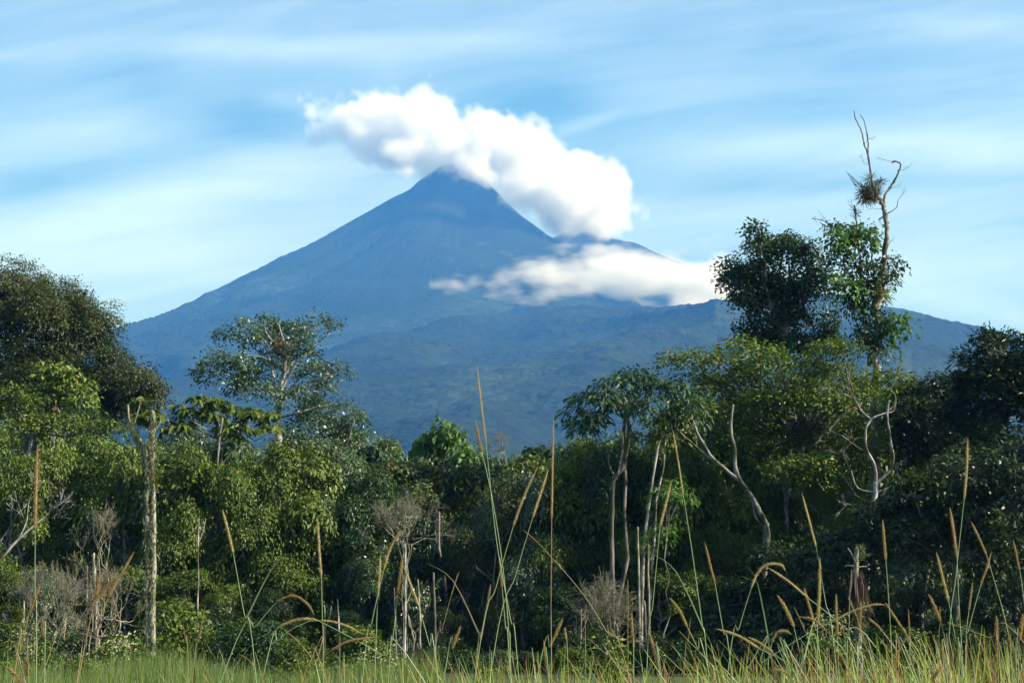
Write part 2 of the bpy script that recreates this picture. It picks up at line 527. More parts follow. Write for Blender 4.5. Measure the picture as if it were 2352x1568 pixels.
M = {
    'mid': leaf_mat('leaf_mid_green', [(.026, .046, .007), (.074, .112, .014), (.150, .190, .026)]),
    'yellow': leaf_mat('leaf_yellow_green', [(.034, .062, .009), (.085, .135, .018), (.165, .215, .030)], tint=(.03, (.22, .15, .04))),
    'dark': leaf_mat('leaf_dark_green', [(.012, .028, .008), (.026, .055, .014), (.055, .095, .022)], rough=.42),
    'shade': leaf_mat('leaf_shaded_green', [(.009, .020, .006), (.018, .036, .010), (.060, .085, .022)], rough=.38),  # darkened leaf green: the shade on these trees is put into the colour
    'olive': leaf_mat('leaf_olive_brown', [(.020, .030, .008), (.045, .062, .015), (.10, .115, .035)], tint=(.04, (.12, .09, .05))),
    'grey': leaf_mat('leaf_grey_green', [(0.031, 0.059, 0.028), (0.070, 0.112, 0.050), (0.132, 0.178, 0.085)], rough=.38, spec=.4),
    'bright': leaf_mat('leaf_bright_green', [(.030, .070, .010), (.058, .125, .018), (.10, .19, .028)], trans=.3),
    'red': leaf_mat('leaf_red_tipped', [(.022, .046, .010), (.048, .088, .018), (.10, .125, .025)], tint=(.12, (.15, .065, .02))),
    'frond': leaf_mat('leaf_drooping_frond', [(.012, .032, .010), (.026, .060, .016), (.055, .100, .026)]),
    'spiky': leaf_mat('leaf_epiphyte', [(.035, .024, .012), (.065, .045, .020), (.12, .10, .04)], tint=(.06, (.16, .06, .02))),
    'spikyg': leaf_mat('leaf_bromeliad_green', [(.05, .08, .015), (.11, .15, .025), (.22, .23, .05)], trans=.3, tint=(.15, (.20, .07, .02))),
    'cream': leaf_mat('flower_cream', [(.16, .17, .08), (.30, .31, .16), (.42, .42, .26)]),
    'deadfrond': leaf_mat('dead_frond', [(.035, .018, .014), (.08, .045, .035), (.40, .32, .28)]),
    'moss': leaf_mat('hanging_moss', [(.08, .09, .045), (.13, .15, .075), (.20, .21, .12)], spec=.1),
    'bark': bark_mat('bark_grey', (.09, .075, .055), (.25, .235, .20), (.045, .05, .025), 2.0),
    'barkdark': bark_mat('bark_dark', (.05, .042, .03), (.16, .14, .11), (.04, .045, .02), 2.0),
    'white': bark_mat('bark_pale', (.13, .115, .09), (.40, .385, .35), (.07, .07, .035), 2.6),
    'mossy': bark_mat('bark_mossy', (.15, .13, .09), (.30, .29, .21), (.09, .10, .04), 5),
    'twig': bark_mat('twig_grey', (.15, .135, .09), (.27, .25, .18), (.09, .09, .045), 6),
}


def unit(a):
    return a / np.maximum(np.linalg.norm(a, axis=-1, keepdims=True), 1e-9)


def leaves(mb, c, d, nrm, L, Wd, fold=.25, two=False):
    """folded leaf blades: base points c, long axes d, face normals nrm"""
    d = unit(d)
    s = unit(np.cross(d, nrm))
    n = np.cross(s, d)
    L = np.asarray(L).reshape(-1, 1) if np.ndim(L) else L
    Wd = np.asarray(Wd).reshape(-1, 1) if np.ndim(Wd) else Wd
    N = len(c)
    if not two:
        v = np.stack([c, c + d * L * .45 + s * Wd * .5 + n * Wd * fold, c + d * L - n * L * .12, c + d * L * .45 - s * Wd * .5 + n * Wd * fold], 1)
        i = np.arange(N)[:, None] * 4
        mb.add(v.reshape(-1, 3), np.concatenate([i, i + 1, i + 2, i + 3], 1))
    else:
        m_ = c + d * L * .5 - n * L * .03
        tip = c + d * L - n * L * .28
        v = np.stack([c, c + d * L * .4 + s * Wd * .5 + n * Wd * fold, m_ + d * L * .22 + s * Wd * .36 - n * L * .07, tip,
                      m_ + d * L * .22 - s * Wd * .36 - n * L * .07, c + d * L * .4 - s * Wd * .5 + n * Wd * fold, c + d * L * .42], 1)
        i = np.arange(N)[:, None] * 7
        q = np.concatenate([np.concatenate([i, i + 1, i + 2, i + 6], 1), np.concatenate([i + 6, i + 2, i + 3, i + 4], 1), np.concatenate([i, i + 6, i + 4, i + 5], 1)], 0)
        mb.add(v.reshape(-1, 3), q)


def rdir(n, r):
    return unit(r.normal(size=(n, 3)))


KINDS = {
    # leaf length, width, clump radius, leaves per clump, clumps per m2, droop, scatter, up, two
    'broad': (.30, .16, .85, 80, .62, .55, .35, 1.1, False),
    'small': (.21, .11, .75, 100, .70, .35, .42, 1.0, False),
    'fine': (.16, .08, .62, 100, .95, .25, .50, .8, False),
    'plate': (.23, .12, .95, 125, .55, .20, .35, 2.4, False),
    'frond': (.40, .11, .75, 60, .95, .50, .25, 1.6, True),
    'star': (.62, .17, .60, 13, 1.7, .55, .14, 2.2, True),
    'spray': (.34, .085, .55, 38, 1.5, -.25, .30, 1.2, False),
    'big': (.42, .24, .75, 34, .9, .8, .35, .9, True),
}


def crown(mb, lobes, kind, seed, dens=1.0, leafs=1.0, gaps=.0, under=.35, shell=.22):
    """leaf clumps over ellipsoid lobes (x, y, z, rx, ry, rz); returns clump centres"""
    r = np.random.default_rng(seed)
    L, Wd, R_, per, cpm, droop, scat, up, two = KINDS[kind]
    L, Wd = L * leafs, Wd * leafs
    cents = []
    for lo_ in lobes:
        c0 = np.array(lo_[:3])
        ra = np.array(lo_[3:6])
        area = 4 * math.pi * ((ra[0] * ra[1]) ** 1.6 / 3 + (ra[0] * ra[2]) ** 1.6 / 3 + (ra[1] * ra[2]) ** 1.6 / 3) ** (1 / 1.6)
        n = max(3, int(area * cpm * dens))
        dr = rdir(n, r)
        dr[:, 2] = np.where((dr[:, 2] < 0) & (r.random(n) > under), -dr[:, 2], dr[:, 2])
        rad = 1 - np.abs(r.normal(0, shell, n))
        # uneven outline
        w = np.sin(dr[:, 0] * 5 + seed) * np.cos(dr[:, 1] * 4.3 + seed * 2) * np.sin(dr[:, 2] * 6 + seed * 3)
        rad = np.clip(rad * (1 + .22 * w), .2, 1.25)
        c = c0 + dr * ra * rad[:, None]
        if gaps > 0:
            g = np.sin(c[:, 0] * 1.3 + seed) + np.sin(c[:, 1] * 1.1 + seed * 1.7) + np.sin(c[:, 2] * 1.7 + seed * .6)
            keep = g > -3 + gaps * 3.2
            c, dr = c[keep], dr[keep]
            n = len(c)
            if n == 0:
                continue
        ax = unit(dr * np.array([1, 1, .7]) + np.array([0, 0, up]) + r.normal(0, .25, (n, 3)))
        # frame round the clump axis
        t1 = unit(np.cross(ax, r.normal(size=(n, 3))))
        t2 = np.cross(ax, t1)
        Rc = R_ * r.uniform(.6, 1.35, n)
        k = per
        phi = r.uniform(0, 2 * math.pi, (n, k))
        q = np.sqrt(r.random((n, k))) if kind != 'star' else r.uniform(0, .12, (n, k))
        radv = t1[:, None] * np.cos(phi)[..., None] + t2[:, None] * np.sin(phi)[..., None]
        pos = c[:, None] + radv * (q * Rc[:, None])[..., None] - ax[:, None] * ((q ** 2) * Rc[:, None] * .45)[..., None]
        pos = pos + r.normal(0, 1, pos.shape) * (R_ * scat * .5)
        d = radv + r.normal(0, scat, pos.shape) + np.array([0, 0, -droop]) * (q[..., None] * .7 + .5)
        nm = ax[:, None] + r.normal(0, .45, pos.shape)
        ll = L * r.uniform(.6, 1.25, n * k)
        leaves(mb, pos.reshape(-1, 3), d.reshape(-1, 3), nm.reshape(-1, 3), ll, ll * Wd / L, two=two)
        cents.append(c)
    return np.concatenate(cents) if cents else np.zeros((0, 3))


def tube(mb, pts, rads, seg=6, rough=0.0, cap=True):
    p = np.array([tuple(q) for q in pts], float)
    n = len(p)
    rads = np.asarray(rads, float) * np.ones(n)
    d = np.gradient(p, axis=0)
    d = unit(d)
    ref = np.array([0.3, 1, .1]) if abs(d[0][1]) < .8 else np.array([1., 0, 0])
    s = unit(np.cross(d, ref))
    t = np.cross(d, s)
    a = np.linspace(0, 2 * math.pi, seg, endpoint=False)
    rr = rads[:, None] * (1 + (rng.normal(0, rough, (n, seg)) if rough else 0))
    v = p[:, None] + s[:, None] * (np.cos(a) * rr)[..., None] + t[:, None] * (np.sin(a) * rr)[..., None]
    i = (np.arange(n - 1)[:, None] * seg + np.arange(seg)[None]).ravel()
    j = (np.arange(n - 1)[:, None] * seg + (np.arange(seg)[None] + 1) % seg).ravel()
    q = np.stack([i, j, j + seg, i + seg], 1)
    tr = None
    vv = v.reshape(-1, 3)
    if cap:
        vv = np.concatenate([vv, p[-1:] + d[-1:] * rads[-1]])
        k = (n - 1) * seg
        tr = [(k + x, k + (x + 1) % seg, n * seg) for x in range(seg)]
    mb.add(vv, q, tr)


def wig(a, b, n, amp, r=None):
    """wiggly polyline from a to b"""
    r = r or rng
    a, b = np.array(a, float), np.array(b, float)
    t = np.linspace(0, 1, n)[:, None]
    p = a + (b - a) * t
    L = np.linalg.norm(b - a)
    off = r.normal(0, 1, (n, 3)) * amp * L
    off[0] = 0
    off[-1] = 0
    return p + off


def path_px(pts, D, dd=None, n=4, amp=.006):
    """smooth limb through pixels (u, v[, depth offset]) at depth D"""
    P3 = [np.array(P(q[0], q[1], D + (q[2] if len(q) > 2 else 0))) for q in pts]
    out = []
    for i in range(len(P3) - 1):
        p0 = P3[max(i - 1, 0)]
        p1, p2 = P3[i], P3[i + 1]
        p3 = P3[min(i + 2, len(P3) - 1)]
        for k in range(n):
            t = k / n
            out.append(.5 * ((2 * p1) + (-p0 + p2) * t + (2 * p0 - 5 * p1 + 4 * p2 - p3) * t * t + (-p0 + 3 * p1 - 3 * p2 + p3) * t ** 3))
    out.append(P3[-1])
    out = np.array(out)
    L = np.linalg.norm(out[-1] - out[0])
    o = rng.normal(0, amp * L / len(P3), out.shape)
    o[0] = 0
    return out + o


def limb(mb, pts, D, w0, w1, seg=7, rough=.08, n=4, amp=.006, ground=False):
    """limb through pixels, widths in pixels of the photograph scale"""
    p = path_px(pts, D, n=n, amp=amp)
    if ground:
        p[0][2] = -0.1
    r = np.linspace(w0, w1, len(p)) * .5 / F * D
    tube(mb, p, r, seg, rough)
    return p


def gnd(u, D):
    p = P(u, 1500, D)
    return Vector((p.x, D, 0))


def lobe_px(u, v, ru, rv, D, dy=0.0, ry=None):
    p = P(u, v, D + dy)
    k = (D + dy) / F
    return (p.x, p.y, p.z, ru * k, (ry if ry is not None else ru * k * .9), rv * k * 1.0)


def twigs(mb, a, d, L, r0, depth, r, spread=.5, kids=3, up=.15, n=4, minr=.008, amp=.03):
    """recursive bare branches"""
    a = np.array(a, float)
    d = unit(np.array(d, float))
    b = a + d * L
    p = wig(a, b, n, amp, r)
    tube(mb, p, np.linspace(r0, r0 * .6, n), 5 if r0 > .03 else 3, 0, cap=False)
    if depth == 0:
        return
    for k in range(kids):
        t = r.uniform(.45, 1.0) if k else 1.0
        o = a + (b - a) * t
        nd = unit(d + r.normal(0, spread, 3) + np.array([0, 0, up]))
        twigs(mb, o, nd, L * r.uniform(.6, .85), max(r0 * .58, minr), depth - 1, r, spread, kids, up, n, minr, amp)


def rosette(mb, c, n, L, w, r, up=.3, two=False, down=0.0):
    c = np.array(c, float)
    d = rdir(n, r)
    d[:, 2] = d[:, 2] * .9 + up
    d[:, 2] -= down * r.random(n)
    pos = np.repeat(c[None], n, 0) + d * L * .1
    nm = rdir(n, r) + np.array([0, 0, .8])
    ll = L * r.uniform(.6, 1.1, n)
    leaves(mb, pos, d, nm, ll, w, fold=.1, two=two)


def limbs_to(mb, fork, cents, r0, r, n=10, seg=5, count=8):
    """branches from a fork to some clump centres"""
    if len(cents) == 0:
        return
    idx = r.choice(len(cents), min(count, len(cents)), replace=False)
    for i in idx:
        b = cents[i]
        f = np.array(fork, float)
        mid = f + (b - f) * .5
        mid[2] -= abs(b[2] - f[2]) * .12
        p1 = wig(f, mid, 4, .03, r)
        p2 = wig(mid, b, 4, .04, r)
        tube(mb, np.concatenate([p1, p2[1:]]), np.linspace(r0, r0 * .22, 7), seg, .05)
        for k in range(2):
            j = r.integers(len(cents))
            if np.linalg.norm(cents[j] - mid) < np.linalg.norm(b - f) * .8:
                tube(mb, wig(mid, cents[j], 4, .04, r), np.linspace(r0 * .5, r0 * .15, 4), 4, 0)


# ------------------------------------------------------------------ ground
def build_ground():
    xs = np.concatenate([[-9000, -3000, -900], np.linspace(-200, 200, 90), [900, 3000, 9000]])
    ys = np.concatenate([[-9000, -1000, -200], np.linspace(-40, 260, 90), [700, 1400, 2500, 6000, 14000]])
    X, Y = np.meshgrid(xs, ys)
    near = (np.abs(X) < 210) & (Y > -60) & (Y < 280)
    Z = np.where(near, fbm(X / 9, Y / 9, 3, 90) * .12, -.1)
    Z = np.where(Y > 1400, -8, Z)
    V = np.stack([X, Y, Z], -1).reshape(-1, 3)
    n = len(xs)
    i = np.arange((len(ys) - 1) * n).reshape(-1, n)[:, :-1].ravel()
    b = MB()
    b.add(V, np.stack([i, i + 1, i + n + 1, i + n], 1))
    m_, T = mat('ground_soil')
    ge = T.n('ShaderNodeNewGeometry')
    n1 = T.n('ShaderNodeTexNoise', ins={'Vector': ge.outputs['Position'], 'Scale': 1.2, 'Detail': 6.0})
    c = T.ramp(n1.outputs[0], [(.3, (.012, .016, .006)), (.6, (.025, .035, .010)), (.8, (.045, .05, .02))])
    pb = T.n('ShaderNodeBsdfPrincipled', ins={'Base Color': c, 'Roughness': .95})
    T.l(pb.outputs[0], T.n('ShaderNodeOutputMaterial').inputs[0])
    tag(b.build('ground', m_), kind='structure')


build_ground()


# ------------------------------------------------------------------ a tree of lobes given in pixels
def lobed_tree(name, label, cat, D, root_u, lobes, kind, leafm, seed, trunk_w=14, trunk_top=None, barkm='bark', dens=1.0, leafs=1.0, gaps=0.0, under=.35,
               limbs=(), reach=10, group=None, crown_name='crown', fork_extra=(), shell=.22):
    base = gnd(root_u, D)
    e = empty(name, base, label, cat, group)
    off = tuple(base)
    r = np.random.default_rng(seed)
    cb = MB()
    cents = crown(cb, lobes, kind, seed, dens, leafs, gaps, under, shell)
    tb = MB()
    if trunk_top is None:
        zs = min(l[2] - l[5] * .4 for l in lobes)
        top = np.array([np.mean([l[0] for l in lobes]), np.mean([l[1] for l in lobes]), zs])
    else:
        top = np.array(P(*trunk_top))
    w = trunk_w * .5 / F * D
    p = wig(base - Vector((0, 0, .1)), top, 8, .012, r)
    tube(tb, p, np.linspace(w, w * .6, 8), 8, .06)
    for lb in lobes:
        f = p[-1]
        cc = np.array(lb[:3])
        cc[2] -= lb[5] * .3
        tube(tb, wig(f, cc, 5, .04, r), np.linspace(w * .55, w * .2, 5), 6, .05)
        d2 = np.linalg.norm((cents - np.array(lb[:3])) / np.array(lb[3:6]), axis=1) < 1.3
        limbs_to(tb, cc, cents[d2], w * .28, r, count=reach)
    for q in limbs:
        limb(tb, *q)
    tb.build('trunk', M[barkm], e, off=off)
    cb.build(crown_name, M[leafm], e, off=off)
    return e


# ------------------------------------------------------------------ hero trees
def dome_tree():
    D = 92
    lobes = [lobe_px(20, 690, 125, 105, D, 2), lobe_px(-80, 740, 150, 130, D, 1), lobe_px(95, 745, 105, 110, D, -1), lobe_px(215, 745, 72, 68, D, 0), lobe_px(160, 800, 100, 80, D, 1),
             lobe_px(60, 840, 110, 60, D, 0), lobe_px(255, 830, 55, 50, D, -1), lobe_px(315, 880, 60, 58, D, -2), lobe_px(230, 880, 70, 45, D, -1), lobe_px(355, 910, 36, 30, D, -2), lobe_px(110, 870, 100, 60, D, -1), lobe_px(200, 910, 90, 50, D, -1), lobe_px(290, 930, 70, 44, D, -1), lobe_px(20, 900, 90, 50, D, 0), lobe_px(160, 700, 60, 60, D, 1)]
    lobed_tree('dome_tree', 'huge rounded brownish-green tree standing at the left edge, tallest on that side', 'tree', D, 60, lobes, 'fine', 'olive', 11, 44, (70, 900, D), 'barkdark', dens=1.8, gaps=.08, under=.7, reach=8, shell=.4)


def umbrella_tree():
    D = 84
    e = empty('umbrella_tree', gnd(640, D), 'solitary flat-layered tree with pale crooked limbs standing before the volcano slope', 'tree')
    off = tuple(gnd(640, D))
    spec = [(610, 740, 38, 14), (560, 752, 34, 10), (700, 745, 34, 14), (745, 740, 32, 12), (655, 755, 46, 16), (520, 765, 30, 10), (600, 775, 48, 14), (690, 785, 40, 16),
            (500, 825, 42, 16), (550, 830, 44, 15), (475, 848, 26, 10), (590, 855, 46, 16), (625, 820, 40, 14), (540, 880, 40, 12), (590, 890, 34, 11),
            (720, 845, 44, 16), (770, 848, 36, 14), (700, 810, 36, 12), (740, 880, 40, 12), (690, 900, 34, 12), (650, 840, 34, 16), (640, 900, 24, 10), (735, 930, 50, 18), (790, 935, 24, 12), (700, 955, 40, 16)]
    lobes = [lobe_px(u, v, ru * .95, rv * .7, D, rng.uniform(-2.2, 2.2), ru * .9 * D / F) for u, v, ru, rv in spec]
    cb = MB()
    crown(cb, lobes, 'small', 21, dens=1.25, leafs=.95, under=.15, shell=.3)
    tb = MB()
    limb(tb, [(640, 1560), (636, 1300), (640, 1050), (638, 985), (640, 915)], D, 17, 13, 9, ground=True)
    for pts, a, b in [([(640, 930), (648, 880), (655, 830), (652, 790), (640, 745)], 11, 4), ([(640, 930), (660, 905), (690, 893), (730, 880), (770, 850)], 8, 2.5),
                      ([(645, 900), (670, 850), (700, 815), (725, 790), (760, 765)], 6, 2.5), ([(640, 920), (610, 890), (590, 880), (560, 870), (480, 850)], 7, 2.5),
                      ([(638, 900), (625, 850), (622, 810), (600, 775), (560, 755)], 5, 2), ([(652, 860), (672, 830), (690, 790), (700, 750)], 5, 2), ([(650, 850), (600, 820), (550, 820), (500, 815)], 5, 2),
                      ([(655, 830), (630, 790), (610, 760), (608, 735)], 4, 2), ([(700, 893), (740, 900), (790, 870)], 4, 1.5), ([(640, 960), (680, 950), (730, 935), (790, 930)], 5, 2)]:
        limb(tb, pts, D, a * 1.15, b * 1.1, 6, amp=.012)
    tb.build('trunk', M['white'], e, off=off)
    cb.build('crown', M['grey'], e, off=off)
    # brown clump of epiphytes in the fork
    c = P(655, 792, D - .4)
    ep = MB()
    r = np.random.default_rng(5)
    for k in range(9):
        rosette(ep, np.array(c) + r.normal(0, .28, 3), 45, .55, .05, r, .1, down=.5)
    o = ep.build('epiphyte_clump', M['spiky'], off=tuple(c))
    o.location = c
    tag(o, 'rusty brown ball of epiphytes in the fork of the flat-layered umbrella tree', 'epiphyte')


def snag_tree():
    D = 80
    base = gnd(2008, D)
    e = empty('snag_tree', base, 'very tall half-dead tree with bare pale spires rising above everything on the right', 'tree')
    off = tuple(base)
    tb = MB()
    for pts, a, b in [([(2012, 1560), (2010, 1300), (2012, 1000), (2010, 850), (2012, 760), (2010, 700)], 25, 19),
                      ([(2012, 720), (2020, 660), (2030, 600), (2036, 540), (2034, 500), (2026, 470), (2012, 445), (2004, 425)], 16, 9),
                      ([(2004, 428), (2000, 400), (1994, 360), (1985, 330), (1978, 300), (1966, 275), (1961, 255)], 7, 2.4),
                      ([(1994, 365), (1994, 330), (1990, 300), (1985, 280), (1976, 264)], 4.5, 2),
                      ([(2034, 505), (2030, 480), (2032, 450), (2048, 425), (2058, 408), (2066, 390), (2068, 376), (2056, 370)], 8, 4),
                      ([(2056, 370), (2050, 373)], 5, 6),
                      ([(2018, 505), (2035, 492), (2050, 484), (2060, 475), (2062, 462)], 4, 2),
                      ([(1995, 840), (1985, 740), (1980, 700), (1978, 640), (1974, 580), (1966, 500), (1962, 470)], 10, 4),
                      ([(1978, 640), (1960, 600), (1945, 560), (1925, 530), (1895, 508), (1866, 502)], 4, 1.6),
                      ([(1966, 492), (1958, 478), (1950, 470)], 3, 1.6), ([(2012, 660), (2005, 600), (2000, 560), (2002, 520)], 6, 2),
                      ([(2015, 620), (2030, 600)], 5, 3), ([(1866, 502), (1874, 497)], 1.6, 1), ([(1872, 503), (1876, 512)], 1.6, 1),
                      ([(2012, 790), (2030, 765), (2050, 745), (2075, 740)], 5, 2), ([(1985, 700), (1970, 660), (1950, 640)], 4, 2)]:
        limb(tb, pts, D, a * (.92 if a > 12 else .8), b * .8, 8, .22, n=6, amp=.022, ground=(pts[0][1] > 1500))
    r = np.random.default_rng(44)
    for (u, v, dx, dz) in [(1985, 330, .5, .5), (1996, 380, -.6, .4), (2040, 440, .6, .5), (2066, 392, .7, .2), (2056, 372, -.7, .2), (2028, 520, -.5, .5), (2036, 560, .6, .4), (1964, 480, -.5, .7), (1945, 560, -.7, .5), (2005, 560, -.3, .8), (2062, 465, .4, .8), (1900, 510, -.4, .7), (2034, 600, .8, .2), (2026, 480, -.6, .1)]:
        twigs(tb, P(u, v, D), (dx, r.uniform(-.3, .3), dz), r.uniform(.25, .5), .016, 2, r, .5, 2, .1, minr=.008, amp=.07)
    tb.build('trunk', M['bark'], e, off=off)
    cb = MB()
    lobes = [lobe_px(1925, 530, 26, 18, D, .3), lobe_px(1950, 560, 28, 20, D), lobe_px(1985, 540, 16, 14, D), lobe_px(2000, 615, 40, 22, D), lobe_px(2030, 640, 24, 20, D, -.3), lobe_px(1960, 610, 26, 24, D, .4),
             lobe_px(1945, 650, 30, 20, D), lobe_px(1995, 670, 42, 24, D, .2), lobe_px(1955, 700, 30, 24, D), lobe_px(2045, 610, 12, 16, D), lobe_px(1925, 590, 16, 12, D), lobe_px(1985, 700, 26, 18, D), lobe_px(2010, 740, 22, 26, D), lobe_px(2008, 800, 18, 26, D), lobe_px(1990, 770, 12, 22, D)]
    crown(cb, lobes, 'small', 33, dens=1.1, leafs=1.05, gaps=.2, under=.5, shell=.4)
    cb.build('crown', M['dark'], e, off=off)
    for i, lp in enumerate([(2055, 742, 24, 17, -.5), (2035, 768, 14, 12, 0), (1930, 545, 18, 12, -1), (1985, 535, 12, 9, -.6), (1945, 655, 14, 9, -1)]):
        gb = MB()
        crown(gb, [lobe_px(lp[0], lp[1], lp[2] * .85, lp[3] * .85, D, lp[4])], 'broad', 34 + i, dens=.8, leafs=1.0, under=.5)
        gb.build('leafy_sprout', M['bright'], e, off=off)
    # spiky ball nest of bromeliads
    r = np.random.default_rng(8)
    c = P(2000, 445, D - .3)
    ep = MB()
    for k in range(14):
        rosette(ep, np.array(c) + r.normal(0, 1, 3) * np.array([.26, .2, .26]), 60, .62, .035, r, .1, down=.3)
    for k in range(3):
        rosette(ep, np.array(P(2022, 424, D - .2)) + r.normal(0, .05, 3), 26, .42, .035, r, .6)
    o = ep.build('bromeliad_ball', M['spiky'], off=tuple(c))
    o.location = c
    tag(o, 'big spiky brown ball of air plants perched high on the bare snag', 'epiphyte', 'air plants growing on the snag')
    c = P(1964, 488, D - .2)
    ep = MB()
    for k in range(3):
        rosette(ep, np.array(c) + r.normal(0, .07, 3), 26, .34, .03, r, .1)
    o = ep.build('air_plant', M['spiky'], off=tuple(c))
    o.location = c
    tag(o, 'small scruffy air plant on the thin stub left of the big spiky ball', 'epiphyte', 'air plants growing on the snag')
    c = P(2035, 680, D - .7)
    ep = MB()
    for k in range(3):
        rosette(ep, np.array(c) + r.normal(0, .12, 3), 30, .8, .06, r, .5)
    o = ep.build('bromeliad', M['spikyg'], off=tuple(c))
    o.location = c
    tag(o, 'yellow-green bromeliad with red base on the thick lower trunk of the snag', 'epiphyte', 'air plants growing on the snag')
    # fern frond sticking out at left
    c = P(1972, 428, D - .2)
    ep = MB()
    a, b = np.array(c), np.array(P(1945, 395, D - .3))
    t = np.linspace(0, 1, 26)[:, None]
    p = a + (b - a) * t
    ax = unit(b - a)
    for s_ in (-1, 1):
        side = np.cross(ax, [0, 1, 0]) * s_
        leaves(ep, p, np.repeat((side + ax * .5)[None], 26, 0) + r.normal(0, .2, (26, 3)), np.repeat(np.array([[0, -1, .2]]), 26, 0), .2 * (1.1 - t[:, 0]), .035)
    o = ep.build('fern_frond', M['frond'], off=tuple(c))
    o.location = c
    tag(o, 'thin feathery fern frond pointing up-left beside the spiky ball', 'fern')


def round_dark_tree():
    D = 82
    L = [(1790, 600, 95, 70), (1860, 600, 60, 52), (1745, 560, 34, 34), (1820, 560, 44, 26), (1725, 640, 66, 48), (1700, 690, 32, 34), (1850, 670, 75, 60), (1770, 690, 80, 60), (1680, 610, 22, 20),
         (1890, 730, 42, 42), (1800, 750, 70, 44), (1740, 745, 40, 30), (1895, 640, 34, 34), (1735, 525, 18, 10), (1690, 650, 38, 30), (1760, 785, 50, 30), (1830, 790, 60, 30), (1890, 780, 40, 26), (1710, 770, 30, 20)]
    lobes = [lobe_px(u, v, a, b, D, rng.uniform(-1, 1)) for u, v, a, b in L]
    lobed_tree('round_dark_tree', 'dense dark rounded tree left of the tall snag, standing out against the sky', 'tree', D, 1800, lobes, 'small', 'dark', 41, 16, (1800, 760, D), 'bark', dens=1.0, leafs=1.05, gaps=.35, under=.6, shell=.3,
               limbs=[([(1800, 800), (1790, 740), (1780, 690), (1760, 640)], D, 9, 4), ([(1800, 800), (1830, 740), (1850, 690), (1870, 640)], D, 8, 4), ([(1800, 800), (1815, 700), (1812, 600)], D, 8, 4)])


def broad_tree():
    D = 76
    L = [(1560, 820, 48, 22), (1610, 815, 50, 24), (1660, 830, 46, 26), (1700, 790, 52, 24), (1745, 800, 44, 26), (1790, 830, 60, 30), (1850, 850, 60, 30), (1900, 800, 60, 18), (1950, 800, 44, 16), (1930, 850, 60, 30),
         (2000, 850, 48, 22), (2050, 865, 38, 16), (1640, 880, 70, 30), (1720, 870, 60, 30), (1700, 930, 90, 34), (1800, 920, 80, 34), (1880, 930, 80, 36), (1960, 910, 70, 36), (1600, 920, 60, 28), (1760, 990, 90, 30), (1880, 1000, 90, 34), (1960, 980, 56, 34),
         (1680, 1010, 60, 26), (1600, 870, 50, 22), (2010, 900, 40, 26), (1840, 1070, 90, 34), (1930, 1060, 70, 34), (1820, 870, 70, 30), (1740, 850, 60, 26), (1880, 890, 60, 30), (1960, 880, 60, 28), (1830, 960, 80, 34), (1740, 1040, 70, 30), (1980, 1020, 50, 34)]
    lobes = [lobe_px(u, v, a, b * .9, D, rng.uniform(-2.5, 2.5)) for u, v, a, b in L]
    lobed_tree('broad_tree', 'broad yellow-green tree with forked pale limbs spreading below the dark rounded tree', 'tree', D, 1758, lobes, 'plate', 'yellow', 51, 15, (1840, 1000, D + 1.5), 'bark', dens=.85, leafs=.95, gaps=.10, under=.3, reach=3, shell=.35,
               limbs=[([(1758, 1560), (1756, 1350), (1762, 1225), (1755, 1195), (1735, 1155), (1700, 1105), (1650, 1065), (1615, 1020), (1590, 965)], D - 3, 17, 6, 8, .1, 4, .01, True),
                      ([(1715, 1130), (1690, 1080), (1688, 1030), (1680, 1000), (1680, 960), (1684, 930)], D - 3, 11, 5),
                      ([(1650, 1068), (1610, 1035), (1570, 1000), (1555, 985)], D - 3, 6, 3), ([(1757, 1215), (1735, 1185), (1728, 1150)], D - 3, 6, 3),
                      ([(1960, 900), (1950, 860), (1965, 820)], D - 2.6, 5, 2), ([(1930, 960), (1950, 900), (1940, 830)], D - 2, 5, 3), ([(1905, 985), (1940, 950), (1980, 925)], D - 2.8, 6, 3)])


def frond_tree():
    D = 72
    L = [(1345, 910, 34, 16), (1385, 895, 34, 18), (1330, 945, 28, 14), (1360, 965, 26, 14), (1415, 880, 30, 16), (1460, 865, 40, 20), (1500, 880, 44, 24), (1440, 910, 30, 16), (1490, 925, 44, 24), (1540, 900, 36, 26),
         (1400, 930, 26, 14), (1335, 975, 20, 12), (1545, 950, 40, 24), (1590, 930, 40, 22)]
    lobes = [lobe_px(u, v, a, b, D, rng.uniform(-1.5, 1.5)) for u, v, a, b in L]
    lobed_tree('frond_tree', 'tree with dark drooping feathery leaves reaching left over the blue slope', 'tree', D, 1405, lobes, 'frond', 'frond', 61, 10, (1440, 930, D), 'barkdark', dens=1.0, leafs=.85, under=.3, reach=3, shell=.3,
               limbs=[([(1408, 1560), (1406, 1350), (1405, 1200), (1410, 1105), (1432, 1070), (1445, 1000), (1440, 950), (1436, 915)], D - .5, 12, 7, 8, .1, 4, .006, True), ([(1416, 1100), (1400, 1070), (1397, 1040)], D - .5, 6, 3),
                      ([(1418, 1095), (1430, 1030), (1430, 980), (1440, 955)], D - .7, 5, 3)])


